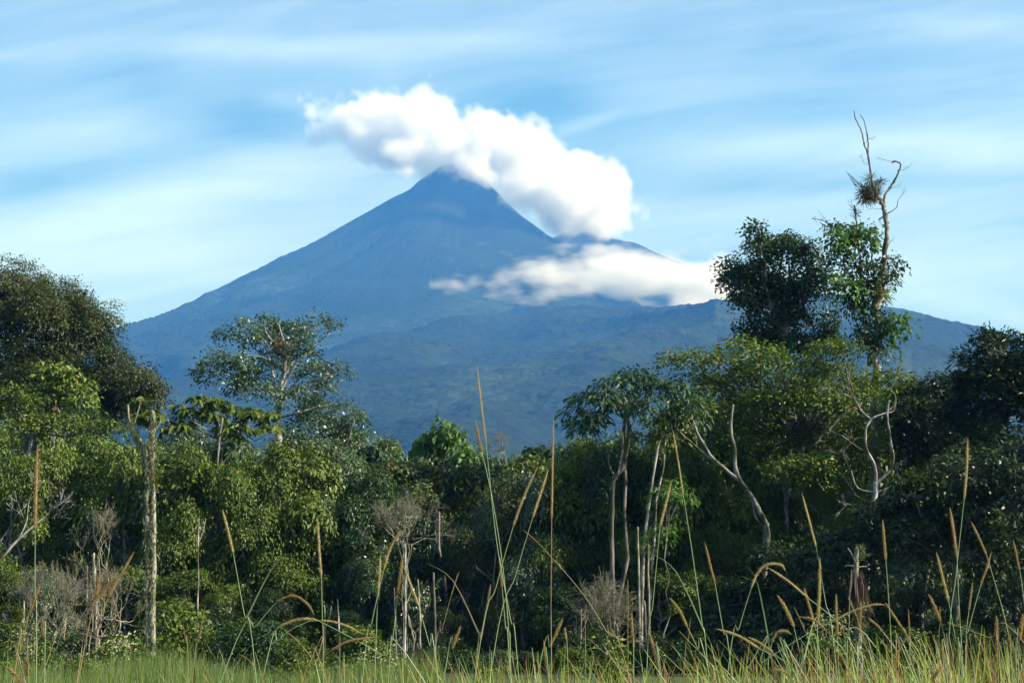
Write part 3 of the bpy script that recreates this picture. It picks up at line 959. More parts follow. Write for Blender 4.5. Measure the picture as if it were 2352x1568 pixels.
def slim_trunk_tree():
    D = 74
    lobes = [lobe_px(u, v, a, b, D + 1, rng.uniform(-1, 1)) for u, v, a, b in [(1560, 1000, 50, 20), (1510, 990, 40, 18), (1470, 1010, 40, 18), (1600, 1030, 40, 20)]]
    lobed_tree('slim_tree', 'slender tree whose straight pale trunk leans right beneath the drooping feathery canopy', 'tree', D, 1475, lobes, 'small', 'mid', 71, 7, (1530, 990, D + .5), 'white', dens=.7, gaps=.1, reach=4,
               limbs=[([(1470, 1560), (1475, 1380), (1478, 1260), (1492, 1150), (1505, 1060), (1516, 1010), (1540, 985), (1556, 960)], D - 1, 9, 4, 7, .1, 4, .004, True)])
    # moss covered thin poles beside it
    for (u, v0, v1, w, nm, lb) in [(1465, 1210, 1560, 6, 'dead_pole', 'thin pale broken pole standing just left of the slim leaning trunk'), (1488, 1250, 1560, 6, 'dead_pole', 'thin mossy dead pole close to the right of the pale broken one')]:
        b = MB()
        limb(b, [(u + 6, 1560), (u + 3, 1400), (u, v0)], D - 3, w, w * .8, 7, .15, ground=True)
        o = b.build('dead_tree', M['mossy'])
        tag(o, lb, 'dead tree', 'bare poles in the understory')


def curved_dead_tree():
    D = 72
    e = empty('dead_tree', gnd(1985, D), 'bare white dead tree with two curving limbs shaped like a lyre', 'dead tree')
    tb = MB()
    for pts, a, b in [([(1990, 1560), (1992, 1300), (2000, 1190), (2010, 1130), (2012, 1110)], 12, 11),
                      ([(2012, 1112), (2010, 1070), (1990, 1030), (1988, 1000), (1990, 980), (2005, 960), (2030, 950), (2050, 945), (2056, 930)], 7, 3),
                      ([(2012, 1110), (2045, 1080), (2052, 1050), (2046, 1020), (2042, 985), (2038, 950), (2042, 920)], 8, 4),
                      ([(2000, 962), (1980, 945), (1965, 920), (1955, 900)], 5, 2), ([(1990, 1040), (1960, 1020), (1935, 1000)], 3, 1.5), ([(2030, 950), (2054, 930), (2056, 910), (2046, 895)], 3, 1.5),
                      ([(2008, 1130), (1970, 1120), (1955, 1080)], 4, 2), ([(1965, 920), (1940, 905), (1920, 912)], 3, 1.2), ([(2012, 1130), (2040, 1120), (2060, 1105)], 3, 1.5)]:
        limb(tb, pts, D, a, b, 6, .1, amp=.01, ground=(pts[0][1] > 1500))
    r = np.random.default_rng(12)
    for (u, v, dx, dz) in [(1960, 905, -.5, .6), (1940, 905, -.7, .3), (1935, 1000, -.8, .3), (1990, 1000, -.6, -.2), (1990, 1150, -.7, .4), (2010, 1150, .5, .4), (2040, 1160, .7, .2), (1975, 1160, -.8, .1), (2046, 895, .3, .6), (2015, 1050, .5, -.2), (1955, 1080, -.3, .6)]:
        twigs(tb, P(u, v, D), (dx, 0, dz), .55, .02, 3, r, .45, 3, .05, minr=.009)
    tb.build('trunk', M['white'], e, off=tuple(gnd(1985, D)))


def right_trees():
    D = 74
    lobes = [lobe_px(u, v, a, b, D, rng.uniform(-1.5, 1.5)) for u, v, a, b in [(2270, 800, 60, 44), (2330, 800, 60, 50), (2225, 840, 36, 40), (2280, 880, 80, 50), (2380, 860, 80, 70), (2240, 900, 50, 40), (2320, 940, 90, 50), (2220, 960, 50, 40), (2268, 770, 26, 22), (2210, 900, 50, 50), (2190, 960, 60, 50), (2300, 860, 80, 60), (2352, 900, 80, 60), (2260, 1000, 90, 40)]]
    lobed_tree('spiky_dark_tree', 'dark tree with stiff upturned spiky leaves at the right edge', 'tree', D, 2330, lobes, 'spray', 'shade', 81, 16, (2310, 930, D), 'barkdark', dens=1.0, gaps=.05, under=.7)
    D = 80
    lobes = [lobe_px(u, v, a, b, D, rng.uniform(-1.5, 1.5)) for u, v, a, b in [(2100, 900, 60, 30), (2160, 890, 50, 30), (2120, 960, 70, 46), (2180, 950, 40, 36), (2090, 1010, 60, 40), (2150, 1030, 60, 36), (2070, 950, 40, 40), (2180, 890, 40, 36), (2130, 930, 60, 44), (2060, 900, 40, 26)]]
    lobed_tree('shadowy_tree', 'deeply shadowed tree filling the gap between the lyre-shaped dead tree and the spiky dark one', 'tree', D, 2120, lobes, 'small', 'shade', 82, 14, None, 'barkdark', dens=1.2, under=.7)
    D = 66
    lobes = [lobe_px(u, v, a, b, D, rng.uniform(-1.5, 1.5)) for u, v, a, b in [(2180, 1090, 60, 36), (2250, 1070, 70, 40), (2330, 1050, 70, 44), (2100, 1130, 60, 40), (2200, 1160, 110, 70), (2330, 1150, 90, 80), (2020, 1190, 70, 50), (2100, 1230, 110, 70), (2250, 1260, 120, 80), (2370, 1260, 70, 80), (1960, 1260, 70, 60)]]
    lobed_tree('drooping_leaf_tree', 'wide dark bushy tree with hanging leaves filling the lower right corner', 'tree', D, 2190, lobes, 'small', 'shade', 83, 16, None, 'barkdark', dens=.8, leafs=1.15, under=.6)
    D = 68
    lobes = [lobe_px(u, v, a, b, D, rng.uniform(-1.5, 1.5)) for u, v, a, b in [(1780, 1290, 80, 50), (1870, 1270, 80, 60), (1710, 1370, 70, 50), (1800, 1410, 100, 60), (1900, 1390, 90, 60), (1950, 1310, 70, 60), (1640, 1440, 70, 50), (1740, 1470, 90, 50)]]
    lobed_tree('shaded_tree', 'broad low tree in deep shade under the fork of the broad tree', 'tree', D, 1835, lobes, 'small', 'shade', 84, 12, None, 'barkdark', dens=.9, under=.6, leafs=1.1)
    # tall neighbours just outside the frame on the right: they throw the shade over the right of the wood
    for k, (u, v, dd, lb) in enumerate([(2520, 700, 74, 'tall dark tree beyond the right edge, leftmost of the shading row'), (2660, 660, 84, 'tall dark tree beyond the right edge, middle of the shading row'), (2780, 740, 66, 'tall dark tree beyond the right edge, farthest right of the row')]):
        lobes = [lobe_px(u + a, v + b, 110, 90, dd, c) for a, b, c in [(0, 0, 0), (90, 80, 2), (-70, 120, -2), (30, 190, 0), (-30, 320, 1), (60, 420, -2)]]
        lobed_tree('edge_tree', lb, 'tree', dd, u, lobes, 'broad', 'dark', 90 + k, 26, None, 'barkdark', dens=.4, leafs=1.3, under=.6, reach=4, group='trees just outside the right edge')


def centre_trees():
    D = 96
    lobes = [lobe_px(u, v, a, b, D, rng.uniform(-1, 1)) for u, v, a, b in [(1020, 990, 30, 22), (1000, 1015, 36, 20), (1040, 1020, 34, 24), (975, 1030, 20, 16), (1060, 1050, 30, 20)]]
    lobed_tree('bright_tree', 'small bright green tree with large leaves at the centre of the skyline', 'tree', D, 1015, lobes, 'big', 'bright', 101, 8, None, 'bark', dens=1.1, leafs=.9)
    D = 86
    lobes = [lobe_px(u, v, a, b, D, rng.uniform(-1, 1)) for u, v, a, b in [(900, 1085, 56, 26), (970, 1090, 56, 26), (1040, 1100, 50, 26), (1090, 1110, 36, 22), (870, 1120, 50, 34), (950, 1140, 70, 40), (1040, 1140, 60, 40), (1090, 1080, 20, 14)]]
    lobed_tree('red_tipped_tree', 'dark tree with reddish young leaves along its top, behind the pale bare shrub', 'tree', D, 980, lobes, 'broad', 'red', 102, 12, None, 'barkdark', dens=1.0, leafs=1.0)
    D = 80
    lobes = [lobe_px(u, v, a, b, D, rng.uniform(-1, 1)) for u, v, a, b in [(450, 925, 44, 20), (500, 935, 44, 20), (410, 945, 30, 16), (555, 950, 40, 20), (600, 955, 36, 18), (480, 965, 44, 22), (540, 990, 44, 20), (400, 985, 40, 20), (350, 960, 40, 20), (330, 925, 30, 14), (620, 990, 30, 14)]]
    lobed_tree('star_leaf_tree', 'tree with big drooping star-shaped leaves in front of the umbrella tree', 'tree', D, 505, lobes, 'star', 'mid', 103, 7, (508, 1010, D), 'bark', dens=.95, leafs=.9,
               limbs=[([(500, 1080), (530, 1040), (565, 1015)], D - 1.5, 4, 2), ([(505, 1560), (500, 1200), (500, 1060), (510, 960)], D - 1.6, 6, 4, 6, .1, 4, .004, True)])
    D = 92
    lobes = [lobe_px(u, v, a, b, D, rng.uniform(-1.5, 1.5)) for u, v, a, b in [(740, 980, 60, 30), (790, 1000, 50, 34), (830, 1010, 30, 26), (700, 1030, 70, 40), (770, 1070, 70, 50), (660, 1010, 40, 30), (815, 960, 26, 14)]]
    lobed_tree('pale_leaf_tree', 'grey-green glossy tree just right of and below the umbrella tree', 'tree', D, 750, lobes, 'small', 'grey', 104, 12, None, 'bark', dens=.85)
    D = 84
    lobes = [lobe_px(u, v, a, b, D, rng.uniform(-1.5, 1.5)) for u, v, a, b in [(120, 870, 50, 34), (150, 900, 56, 40), (90, 920, 60, 34), (190, 930, 40, 30)]]
    lobed_tree('yellow_leaf_tree', 'pale yellow-green bushy tree nestled under the huge dome tree', 'tree', D, 130, lobes, 'broad', 'yellow', 105, 10, None, 'bark', dens=.9)
    lobes = [lobe_px(u, v, a, b, D - 4, rng.uniform(-1.5, 1.5)) for u, v, a, b in [(10, 900, 50, 26), (40, 925, 40, 20), (-30, 930, 60, 30), (60, 960, 60, 24), (150, 975, 70, 26), (230, 990, 50, 22)]]
    lobed_tree('left_edge_tree', 'deep green flat-topped tree at the left edge below the dome tree', 'tree', D - 4, 30, lobes, 'plate', 'mid', 106, 12, None, 'bark', dens=.8)
    D = 78
    lobes = [lobe_px(u, v, a, b, D, rng.uniform(-1.5, 1.5)) for u, v, a, b in [(430, 1090, 60, 16), (500, 1080, 50, 16), (560, 1100, 60, 20), (620, 1130, 50, 22), (470, 1140, 70, 22), (560, 1170, 70, 24), (640, 1190, 50, 24), (410, 1060, 40, 14)]]
    lobed_tree('layered_tree', 'glossy mid-green tree in stepped flat layers right of the mossy double trunk', 'tree', D, 530, lobes, 'plate', 'mid', 107, 8, (530, 1150, D + 1), 'white', dens=.8, leafs=1.25)
    D = 73
    lobes = [lobe_px(u, v, a, b, D, rng.uniform(-.8, .8)) for u, v, a, b in [(1545, 1110, 18, 10), (1525, 1130, 24, 12), (1560, 1135, 22, 10), (1500, 1230, 20, 14), (1520, 1215, 18, 12)]]
    lobed_tree('bright_sapling', 'vivid light-green feathery sapling in front of the slim leaning trunk', 'sapling', D, 1530, lobes, 'frond', 'bright', 108, 4, None, 'bark', dens=1.0, leafs=.6)


def bare_shrub(name, label, u, v_fork, v_base, D, top_v, half_u, seed, barkm='twig', n=26, tw=9, green=False, skew=0.0):
    r = np.random.default_rng(seed)
    base = gnd(u, D)
    e = empty(name, base, label, 'shrub', 'bare shrubs without leaves')
    tb = MB()
    f = np.array(P(u, v_fork, D))
    Ht = (v_fork - top_v) / F * D
    Wt = half_u / F * D
    main = 4
    forks = []
    for k in range(main):
        q = np.array([base.x + r.normal(0, .12), base.y + r.normal(0, .1), -.05])
        fk = f + np.array([r.uniform(-.35, .35) * Wt, r.uniform(-.3, .3) * Wt, r.uniform(-.35, .15) * Ht])
        tube(tb, wig(q, fk, 9, .018, r), np.linspace(tw, tw * .55, 9) * .5 / F * D * (1 if k == 0 else .55), 6, .12)
        forks.append(fk)
    for k in range(n):
        a = np.clip(r.normal(skew, .55), -1, 1)
        c = math.sqrt(max(0, 1 - a * a))
        fk = forks[r.integers(main)]
        tgt = f + np.array([a * Wt, r.uniform(-.6, .6) * Wt, Ht * (.25 + .75 * c) * r.uniform(.55, 1.0)])
        mid = fk + (tgt - fk) * r.uniform(.4, .65) + np.array([r.normal(0, .1) * Wt, 0, -.16 * Ht * abs(a) + r.normal(0, .06) * Ht])
        tube(tb, wig(fk, mid, 5, .06, r), np.linspace(.026, .014, 5), 4, 0)
        twigs(tb, mid, tgt - mid, np.linalg.norm(tgt - mid) * .5, .012, 3, r, .55, 3, .18, minr=.0065, amp=.06)
    tb.build('branches', M[barkm], e, off=tuple(base))
    if green:
        cb = MB()
        crown(cb, [lobe_px(u, v_fork, 20, 22, D), lobe_px(u + 5, v_fork + 40, 14, 26, D)], 'small', seed, dens=1.2)
        cb.build('foliage', M['yellow'], e, off=tuple(base))


def bare_things():
    bare_shrub('bare_shrub', 'pale grey leafless flat-topped shrub in the middle of the dark wood', 935, 1235, 1560, 72, 1135, 108, 201, n=40, tw=5)
    bare_shrub('bare_shrub', 'round leafless twiggy shrub standing at the edge of the grass right of centre', 1388, 1480, 1560, 62, 1325, 78, 202, n=44, tw=6, green=True)
    bare_shrub('bare_shrub', 'tangled leafless brownish shrub at lower left, left of the leaning seed heads', 110, 1430, 1560, 66, 1290, 100, 203, n=34, tw=6, skew=.3)
    bare_shrub('bare_shrub', 'leafless pale shrub with white upright stems left of the mossy double trunk', 222, 1300, 1560, 70, 1160, 60, 204, n=12, tw=8)
    bare_shrub('bare_shrub', 'leafless shrub with curved white stems leaning right behind the grouped orange seed heads', 250, 1440, 1560, 68, 1300, 80, 206, n=26, tw=7, skew=-.2)
    bare_shrub('bare_shrub', 'faint brown leafless tree on the skyline right of the bright green tree', 1150, 1040, 1560, 110, 988, 32, 207, n=16, tw=3)
    # mossy double trunk
    D = 64
    e = empty('mossy_tree', gnd(345, D), 'pale mossy double trunk with broken tops standing at left', 'dead tree')
    tb = MB()
    for pts, a, b in [([(352, 1560), (350, 1400), (352, 1200), (348, 1050), (350, 985), (350, 945)], 15, 10), ([(338, 1560), (340, 1380), (338, 1200), (338, 1100), (334, 1020)], 13, 8),
                      ([(336, 1050), (322, 1010), (306, 985), (296, 960), (294, 930)], 7, 4), ([(305, 980), (315, 950), (322, 925)], 5, 2), ([(350, 1000), (362, 980), (368, 968)], 4, 3), ([(306, 985), (292, 965), (286, 960)], 3, 1.5)]:
        limb(tb, pts, D, a, b, 8, .22, n=6, amp=.004, ground=(pts[0][1] > 1500))
    tb.build('trunk', M['mossy'], e, off=tuple(gnd(345, D)))
    mb = MB()
    r = np.random.default_rng(13)
    for k in range(900):
        v = r.uniform(950, 1540)
        u = (350 if r.random() < .55 or v < 1050 else 336) + r.normal(0, 5)
        p = np.array(P(u, v, D - .15 + r.normal(0, .1)))
        leaves(mb, p[None], np.array([[r.normal(0, .4), r.normal(0, .4), -1]]), np.array([[r.normal(0, .5), -1, 0]]), r.uniform(.1, .3), .05)
    for k in range(160):
        t = r.random()
        p = np.array(P(300 + 40 * t + r.normal(0, 3), 960 + 90 * t, D + r.normal(0, .1)))
        leaves(mb, p[None], np.array([[r.normal(0, .2), 0, -1]]), np.array([[0, -1, 0]]), r.uniform(.25, .6), .06)
    tag(mb.build('moss', M['moss'], e, off=tuple(gnd(345, D))), kind='stuff')
    c = P(358, 1095, D - .4)
    ep = MB()
    for k in range(2):
        rosette(ep, np.array(c), 26, .45, .05, r, .3)
    o = ep.build('bromeliad', M['spikyg'], off=tuple(c))
    o.location = c
    tag(o, 'small red and yellow bromeliad growing on the mossy double trunk', 'epiphyte')
    # stump with dead hanging fronds
    D = 46
    e = empty('frond_stump', gnd(1968, D), 'shaggy stump capped with hanging dead brown fronds among the right-hand seed heads', 'dead palm')
    tb = MB()
    limb(tb, [(1972, 1568), (1972, 1480), (1968, 1400), (1966, 1300), (1968, 1258)], D, 17, 10, 8, .2, n=6, ground=True)
    for pts in ([(1968, 1298), (1955, 1270), (1947, 1258)], [(1968, 1275), (1972, 1258), (1966, 1250)], [(1968, 1300), (1945, 1298), (1940, 1302)], [(1970, 1302), (1990, 1300)]):
        limb(tb, pts, D - .2, 4, 2.5, 5, .1)
    tb.build('trunk', M['mossy'], e, off=tuple(gnd(1968, D)))
    fb = MB()
    r = np.random.default_rng(17)
    n = 380
    a = r.uniform(0, 2 * math.pi, n)
    c = np.array(P(1968, 1302, D))
    rad = r.uniform(.05, .36, n) ** 1.2
    p = c + np.stack([np.cos(a) * rad * .6, np.sin(a) * rad * .6, -rad * .25 - r.random(n) * .45], 1)
    d = np.stack([np.cos(a) * rad, np.sin(a) * rad, -np.ones(n) * 1.1], 1)
    leaves(fb, p, d, rdir(n, r), r.uniform(.25, 1.3, n), .04, fold=.1)
    fb.build('dead_fronds', M['deadfrond'], e, off=tuple(gnd(1968, D)))
    gb = MB()
    for (u, v) in [(1980, 1262), (1985, 1275), (1978, 1285), (1975, 1380), (1995, 1400), (1985, 1440)]:
        rosette(gb, np.array(P(u, v, D - .25)), 22, .25, .022, r, .3)
    n = 500
    v = r.uniform(1370, 1560, n)
    pos = np.array([P(1972 + r.normal(0, 9), q, D - .1 + r.normal(0, .1)) for q in v])
    leaves(gb, pos, np.stack([r.normal(0, .8, n), r.normal(0, .5, n), -np.ones(n) * .5], 1), rdir(n, r), r.uniform(.06, .16, n), .04)
    tag(gb.build('moss', M['moss'], e, off=tuple(gnd(1968, D))), kind='stuff')
    # thin bare trunks seen in the understory
    T_ = [(995, 1316, 7, 'barkdark', 'dark mossy broken pole right of the white forked trunk'), (930, 1250, 6, 'white', 'white forked trunk under the pale flat-topped shrub'), (215, 1270, 8, 'white', 'straight whitish trunk behind the grouped orange seed heads'),
          (456, 1190, 4, 'white', 'short bright white dead stick in the left of the wood'), (1278, 1360, 5, 'bark', 'thin grey pole just right of the tallest straight central stalk'), (1335, 1400, 6, 'bark', 'grey pole left of the round twiggy shrub'),
          (775, 1375, 4, 'white', 'thin pale stick right of the two arching seed heads'), (745, 1390, 4, 'bark', 'thin grey stick between the two arching seed heads'), (745 + 215, 1330, 6, 'mossy', 'lichen-crusted pole behind the bent golden seed heads'),
          (200, 1300, 7, 'bark', 'grey leaning trunk left of the straight whitish one'), (1480, 1380, 8, 'barkdark', 'stout dark mossy trunk right of the round twiggy shrub'), (55, 1380, 6, 'mossy', 'mossy trunk behind the leftmost orange seed heads'), (905, 1350, 4, 'bark', 'slanting grey stem under the pale flat-topped shrub')]
    for i, (u, v, w, m_, lb) in enumerate(T_):
        b = MB()
        Dp = 66 + (i * 1.7) % 8
        lean = [4, -3, 6, -6, 2, -8][i % 6]
        limb(b, [(u + lean, 1560), (u + lean * .5 + 2, (1560 + v) / 2), (u, v)], Dp, w, w * .65, 7, .15, n=6, ground=(i != 3))
        if i % 2 == 1:
            limb(b, [(u + lean * .3, v + 60), (u + 12, v + 25), (u + 16, v)], Dp, w * .5, w * .3, 5, .1)
        tag(b.build('dead_tree', M[m_]), lb, 'dead tree', 'thin bare trunks in the understory')
    # slanting pale branch at the left edge
    b = MB()
    limb(b, [(-40, 1330), (0, 1285), (40, 1240), (80, 1205), (110, 1180)], 66, 9, 3, 7, .1)
    limb(b, [(40, 1240), (60, 1200), (65, 1160)], 66, 4, 2, 5, .1)
    limb(b, [(-60, 1560), (-55, 1400), (-40, 1330)], 66, 10, 9, 7, .1, ground=True)
    r = np.random.default_rng(3)
    for q in ((90, 1200, .7, .5), (110, 1180, .7, .6), (65, 1160, .2, .9), (60, 1200, -.4, .8)):
        twigs(b, P(q[0], q[1], 66), (q[2], 0, q[3]), .6, .02, 3, r, .4, 3, .15)
    tag(b.build('leaning_tree', M['white']), 'pale leafless tree slanting up from the left edge', 'dead tree')
    # cream flowering shrubs
    for i, (u, v, a, c_, lb) in enumerate([(72, 1460, 24, 26, 'cream flower heads on a low shrub at lower left beside the leftmost tall stalk'), (270, 1475, 20, 20, 'dull cream flower clusters between the leaning stalks and the mossy double trunk'), (1905, 1445, 34, 26, 'pale flower clusters just left of the shaggy stump'), (868, 1510, 30, 14, 'greyish white flower clusters in the grass below the bent golden seed heads'), (215, 1530, 24, 12, 'small pale flowers at the grass edge below the whitish trunk')]):
        Dp = 52
        e = empty('flowering_shrub', gnd(u, Dp), lb, 'shrub', 'low shrubs with cream flowers')
        off = tuple(gnd(u, Dp))
        fb, lb2, sb = MB(), MB(), MB()
        crown(fb, [lobe_px(u, v, a, c_, Dp)], 'fine', 300 + i, dens=1.2, leafs=.6)
        crown(lb2, [lobe_px(u, v + 35, a * 1.3, 30, Dp, .4)], 'broad', 320 + i, dens=1.3, leafs=.7)
        for k in range(5):
            limb(sb, [(u + (k - 2) * 3, 1565), (u + (k - 2) * 8, v)], Dp, 2, 1, 4, 0)
        tag(fb.build('flowers', M['cream'], e, off=off), kind='stuff')
        lb2.build('foliage', M['mid'], e, off=off)
        sb.build('stems', M['bark'], e, off=off)


# ------------------------------------------------------------------ the rest of the wood: prototypes copied with their parts
def proto_tree(kind, leafm, barkm, seed, leafs=1.0, dens=1.0):
    """tree with a crown about 8 m wide on a 9 m stem, standing at the origin"""
    r = np.random.default_rng(seed)
    lobes = []
    for k in range(19):
        a = r.uniform(0, 6.28)
        h = 9.0 if k == 0 else r.uniform(1.2, 8.8)
        env = 3.3 * math.sin(min(1.0, max(0.0, (10.2 - h) / 4.2)) * math.pi / 2) * (1 if h > 4.5 else .75 + .05 * h)
        q = 0 if k == 0 else env * r.uniform(.55, 1.0)
        w = r.uniform(1.2, 2.1)
        lobes.append((math.cos(a) * q, math.sin(a) * q, h, w, w, w * r.uniform(.38, .6)))
    cb = MB()
    cents = crown(cb, lobes, kind, seed, dens * .8, leafs, .05, .4, .3)
    tb = MB()
    p = wig((0, 0, -.3), (0, 0, 7.5), 8, .02, r)
    tube(tb, p, np.linspace(.22, .1, 8), 8, .08)
    for lb in lobes:
        f = p[min(7, max(1, int(lb[2] - 1.5)))]
        tube(tb, wig(f, np.array(lb[:3]), 5, .05, r), np.linspace(.09, .03, 5), 6, .05)
    limbs_to(tb, p[6], cents, .07, r, count=12)
    return tb, cb, M[barkm], M[leafm]


def proto_shrub(kind, leafm, barkm, seed, leafs=1.0, dens=1.0):
    """irregular many-stemmed shrub about 3 m across and 3 m high"""
    r = np.random.default_rng(seed)
    cb, tb = MB(), MB()
    lobes = []
    for k in range(9):
        h = r.uniform(.5, 2.7) if k else 2.7
        q = (1.5 - h * .35) * r.uniform(.3, 1.1)
        a = r.uniform(0, 6.28)
        w = r.uniform(.35, .8)
        lobes.append((math.cos(a) * q, math.sin(a) * q, h, w, w, w * r.uniform(.35, .7)))
        tube(tb, wig((math.cos(a) * q * .2, math.sin(a) * q * .2, -.05), lobes[-1][:3], 6, .05, r), np.linspace(.035, .012, 6), 5, .1)
    crown(cb, lobes, kind, seed, dens * 1.5, leafs * .85, .05, .4, .35)
    return tb, cb, M[barkm], M[leafm]


PROTO = {}


def fill_tree(key, args, u, vtop, wpx, D, label, group, name='forest_tree', seed=0, sq=1.0):
    rr = random.Random(seed)
    p = P(u, vtop, D)
    H = p.z
    low = name == 'low_shrub'
    sz = H / (3.0 if low else 10.0)
    sx = wpx / F * D / (3.2 if low else 8.2)
    if low:
        sx = min(sx, sz * 1.5)
    else:
        sx = max(sx, sz * rr.uniform(.52, .68))
    if key not in PROTO:
        tb, cb, bm, lm = (proto_shrub if low else proto_tree)(*args)
        e = empty(name, (0, 0, 0), label, 'shrub' if low else 'tree', group)
        PROTO[key] = (e, tb.build('trunk', bm, e), cb.build('crown', lm, e))
        PROTO[key][0]['label'] = label
    else:
        src = PROTO[key]
        e = src[0].copy()
        COL.objects.link(e)
        for ch in src[1:]:
            c = ch.copy()
            COL.objects.link(c)
            c.parent = e
    e['label'] = label
    e['group'] = group
    e.location = (p.x, D, 0)
    e.rotation_euler = (0, 0, rr.uniform(0, 6.28))
    e.scale = (sx, sx, sz)
    return e


ORD = ['first', 'second', 'third', 'fourth', 'fifth', 'sixth', 'seventh', 'eighth', 'ninth', 'tenth', 'eleventh', 'twelfth', 'thirteenth', 'fourteenth', 'fifteenth', 'sixteenth', 'seventeenth', 'eighteenth', 'nineteenth', 'twentieth',
       'twenty-first', 'twenty-second', 'twenty-third', 'twenty-fourth', 'twenty-fifth', 'twenty-sixth', 'twenty-seventh', 'twenty-eighth', 'twenty-ninth', 'thirtieth']


def fill_wood():
    kinds = {
        'a': ('broad', 'mid', 'bark', 501), 'b': ('small', 'grey', 'bark', 502), 'c': ('small', 'dark', 'barkdark', 503), 'd': ('small', 'yellow', 'bark', 504), 'e': ('plate', 'yellow', 'bark', 505),
        'f': ('small', 'mid', 'bark', 506), 'g': ('fine', 'olive', 'bark', 507), 'h': ('small', 'shade', 'bark', 508), 'i': ('frond', 'frond', 'bark', 509), 'j': ('plate', 'mid', 'barkdark', 510)}
    look = {'a': 'mid-green broad-leaved', 'b': 'grey-green small-leaved', 'c': 'dark small-leaved', 'd': 'yellowish small-leaved', 'e': 'yellow-green layered', 'f': 'fresh green small-leaved', 'g': 'olive fine-leaved', 'h': 'dark glossy', 'i': 'feathery drooping', 'j': 'dark-stemmed layered'}
    rows = [
        ('skyline row', 140, 4, [(-60, 900), (60, 905), (200, 940), (420, 960), (540, 985), (660, 1000), (800, 975), (900, 990), (985, 1015), (1080, 1030), (1180, 1035), (1260, 1000), (1330, 988), (1420, 985), (1520, 990), (1640, 985), (1780, 960), (1900, 950), (2020, 950), (2140, 930), (2260, 960), (2380, 940)], 150, 'bgfbagbfgabgfabfgacgfhc'),
        ('row behind the broad tree', 92, 2, [(1560, 900), (1640, 880), (1720, 870), (1800, 860), (1880, 870), (1960, 880), (2040, 890), (1600, 960), (1700, 950), (1850, 950), (1950, 960)], 110, 'aedfaehdcfa'),
        ('second row', 108, 4, [(0, 950), (110, 990), (230, 975), (330, 1000), (450, 1030), (590, 1040), (700, 1060), (800, 1040), (900, 1060), (1010, 1080), (1110, 1090), (1210, 1050), (1300, 1040), (1400, 1050), (1500, 1040), (1620, 1040), (1760, 1030), (1900, 1040), (2040, 1020), (2180, 1010), (2320, 1020)], 150, 'eadfebgfbcjafbdfebajhcc'),
        ('third row', 90, 3, [(-20, 1050), (80, 1080), (180, 1060), (270, 1090), (400, 1110), (700, 1120), (800, 1130), (1130, 1150), (1220, 1120), (1320, 1110), (1420, 1130), (1560, 1090), (1650, 1120), (1760, 1110), (1880, 1120), (2000, 1120)], 140, 'dfbejafcafbdjfebcahcj'),
        ('tall front row', 79, 1.5, [(40, 1010), (140, 1000), (230, 1020), (300, 1010), (440, 1015), (560, 1025), (640, 1000), (715, 1010), (790, 1050), (860, 1075), (1130, 1100), (1200, 1075), (1280, 1060), (1350, 1010), (1430, 1000), (1510, 1010), (1580, 1020), (1640, 1090), (1740, 1080), (1840, 1060), (1920, 1080)], 110, 'edeafdjabcgbfacdaeaed'),
        ('fourth row', 79, 2, [(20, 1150), (120, 1190), (230, 1170), (420, 1210), (540, 1240), (640, 1250), (740, 1200), (830, 1230), (1060, 1250), (1260, 1210), (1350, 1220), (1440, 1200), (1560, 1190), (1660, 1200), (1780, 1190), (1880, 1210)], 130, 'fdbafahchacdfdfjhcjfb'),
        ('fifth row', 74, 1.5, [(-10, 1280), (110, 1300), (300, 1290), (430, 1300), (520, 1330), (620, 1350), (800, 1390), (1000, 1400), (1290, 1330), (1520, 1310), (1600, 1290), (1690, 1300), (1790, 1290), (1900, 1300), (2010, 1320), (2120, 1330), (2230, 1330), (2340, 1320)], 120, 'fbajfhchcadhchchchc'),
        ('weedy row in the grass', 34, 8, [(25, 1515), (190, 1525), (300, 1520), (505, 1520), (640, 1528), (720, 1522), (830, 1530), (985, 1528), (1110, 1530), (1420, 1525), (1640, 1530), (1800, 1535), (2010, 1530), (2300, 1525)], 60, 'fadbfaefdafbda'),
        ('low shrub row', 67, 3, [(20, 1440), (75, 1470), (140, 1450), (300, 1460), (400, 1380), (450, 1430), (500, 1400), (560, 1450), (615, 1420), (680, 1460), (740, 1480), (815, 1440), (900, 1490), (1000, 1480), (1060, 1500), (1150, 1490), (1230, 1500), (1320, 1480), (1450, 1490), (1540, 1470), (1600, 1500), (1660, 1490), (1740, 1480), (1850, 1500), (1920, 1490), (2040, 1450), (2120, 1480), (2200, 1430), (2280, 1470)], 95, 'fabjadhcifdajhcbhachcdhchajch'),
    ]
    for ri, (nm, D, jit, pts, w, ks) in enumerate(rows):
        for i, (u, v) in enumerate(pts):
            k = ks[i % len(ks)]
            low = 'shrub' in nm or 'weedy' in nm
            key = (k, low)
            seed = ri * 100 + i
            rr = random.Random(seed)
            Dd = D + rr.uniform(-jit, jit)
            label = '%s %s, %s from left in the %s' % (look[k], 'shrub' if low else 'tree', ORD[i], nm)
            fill_tree(key, kinds[k], u + rr.uniform(-12, 12), v + rr.uniform(-12, 12), w * rr.uniform(1.15, 1.8), Dd, label, ('shrubs' if low else 'trees') + ' of the wood, ' + nm, 'low_shrub' if low else 'forest_tree', seed=seed)
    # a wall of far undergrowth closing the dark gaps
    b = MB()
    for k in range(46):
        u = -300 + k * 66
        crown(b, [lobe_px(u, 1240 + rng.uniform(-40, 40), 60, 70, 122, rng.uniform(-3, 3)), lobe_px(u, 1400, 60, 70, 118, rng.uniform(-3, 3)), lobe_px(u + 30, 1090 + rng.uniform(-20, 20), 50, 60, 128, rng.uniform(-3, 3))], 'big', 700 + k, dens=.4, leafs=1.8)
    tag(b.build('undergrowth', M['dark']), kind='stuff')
    b.V and None


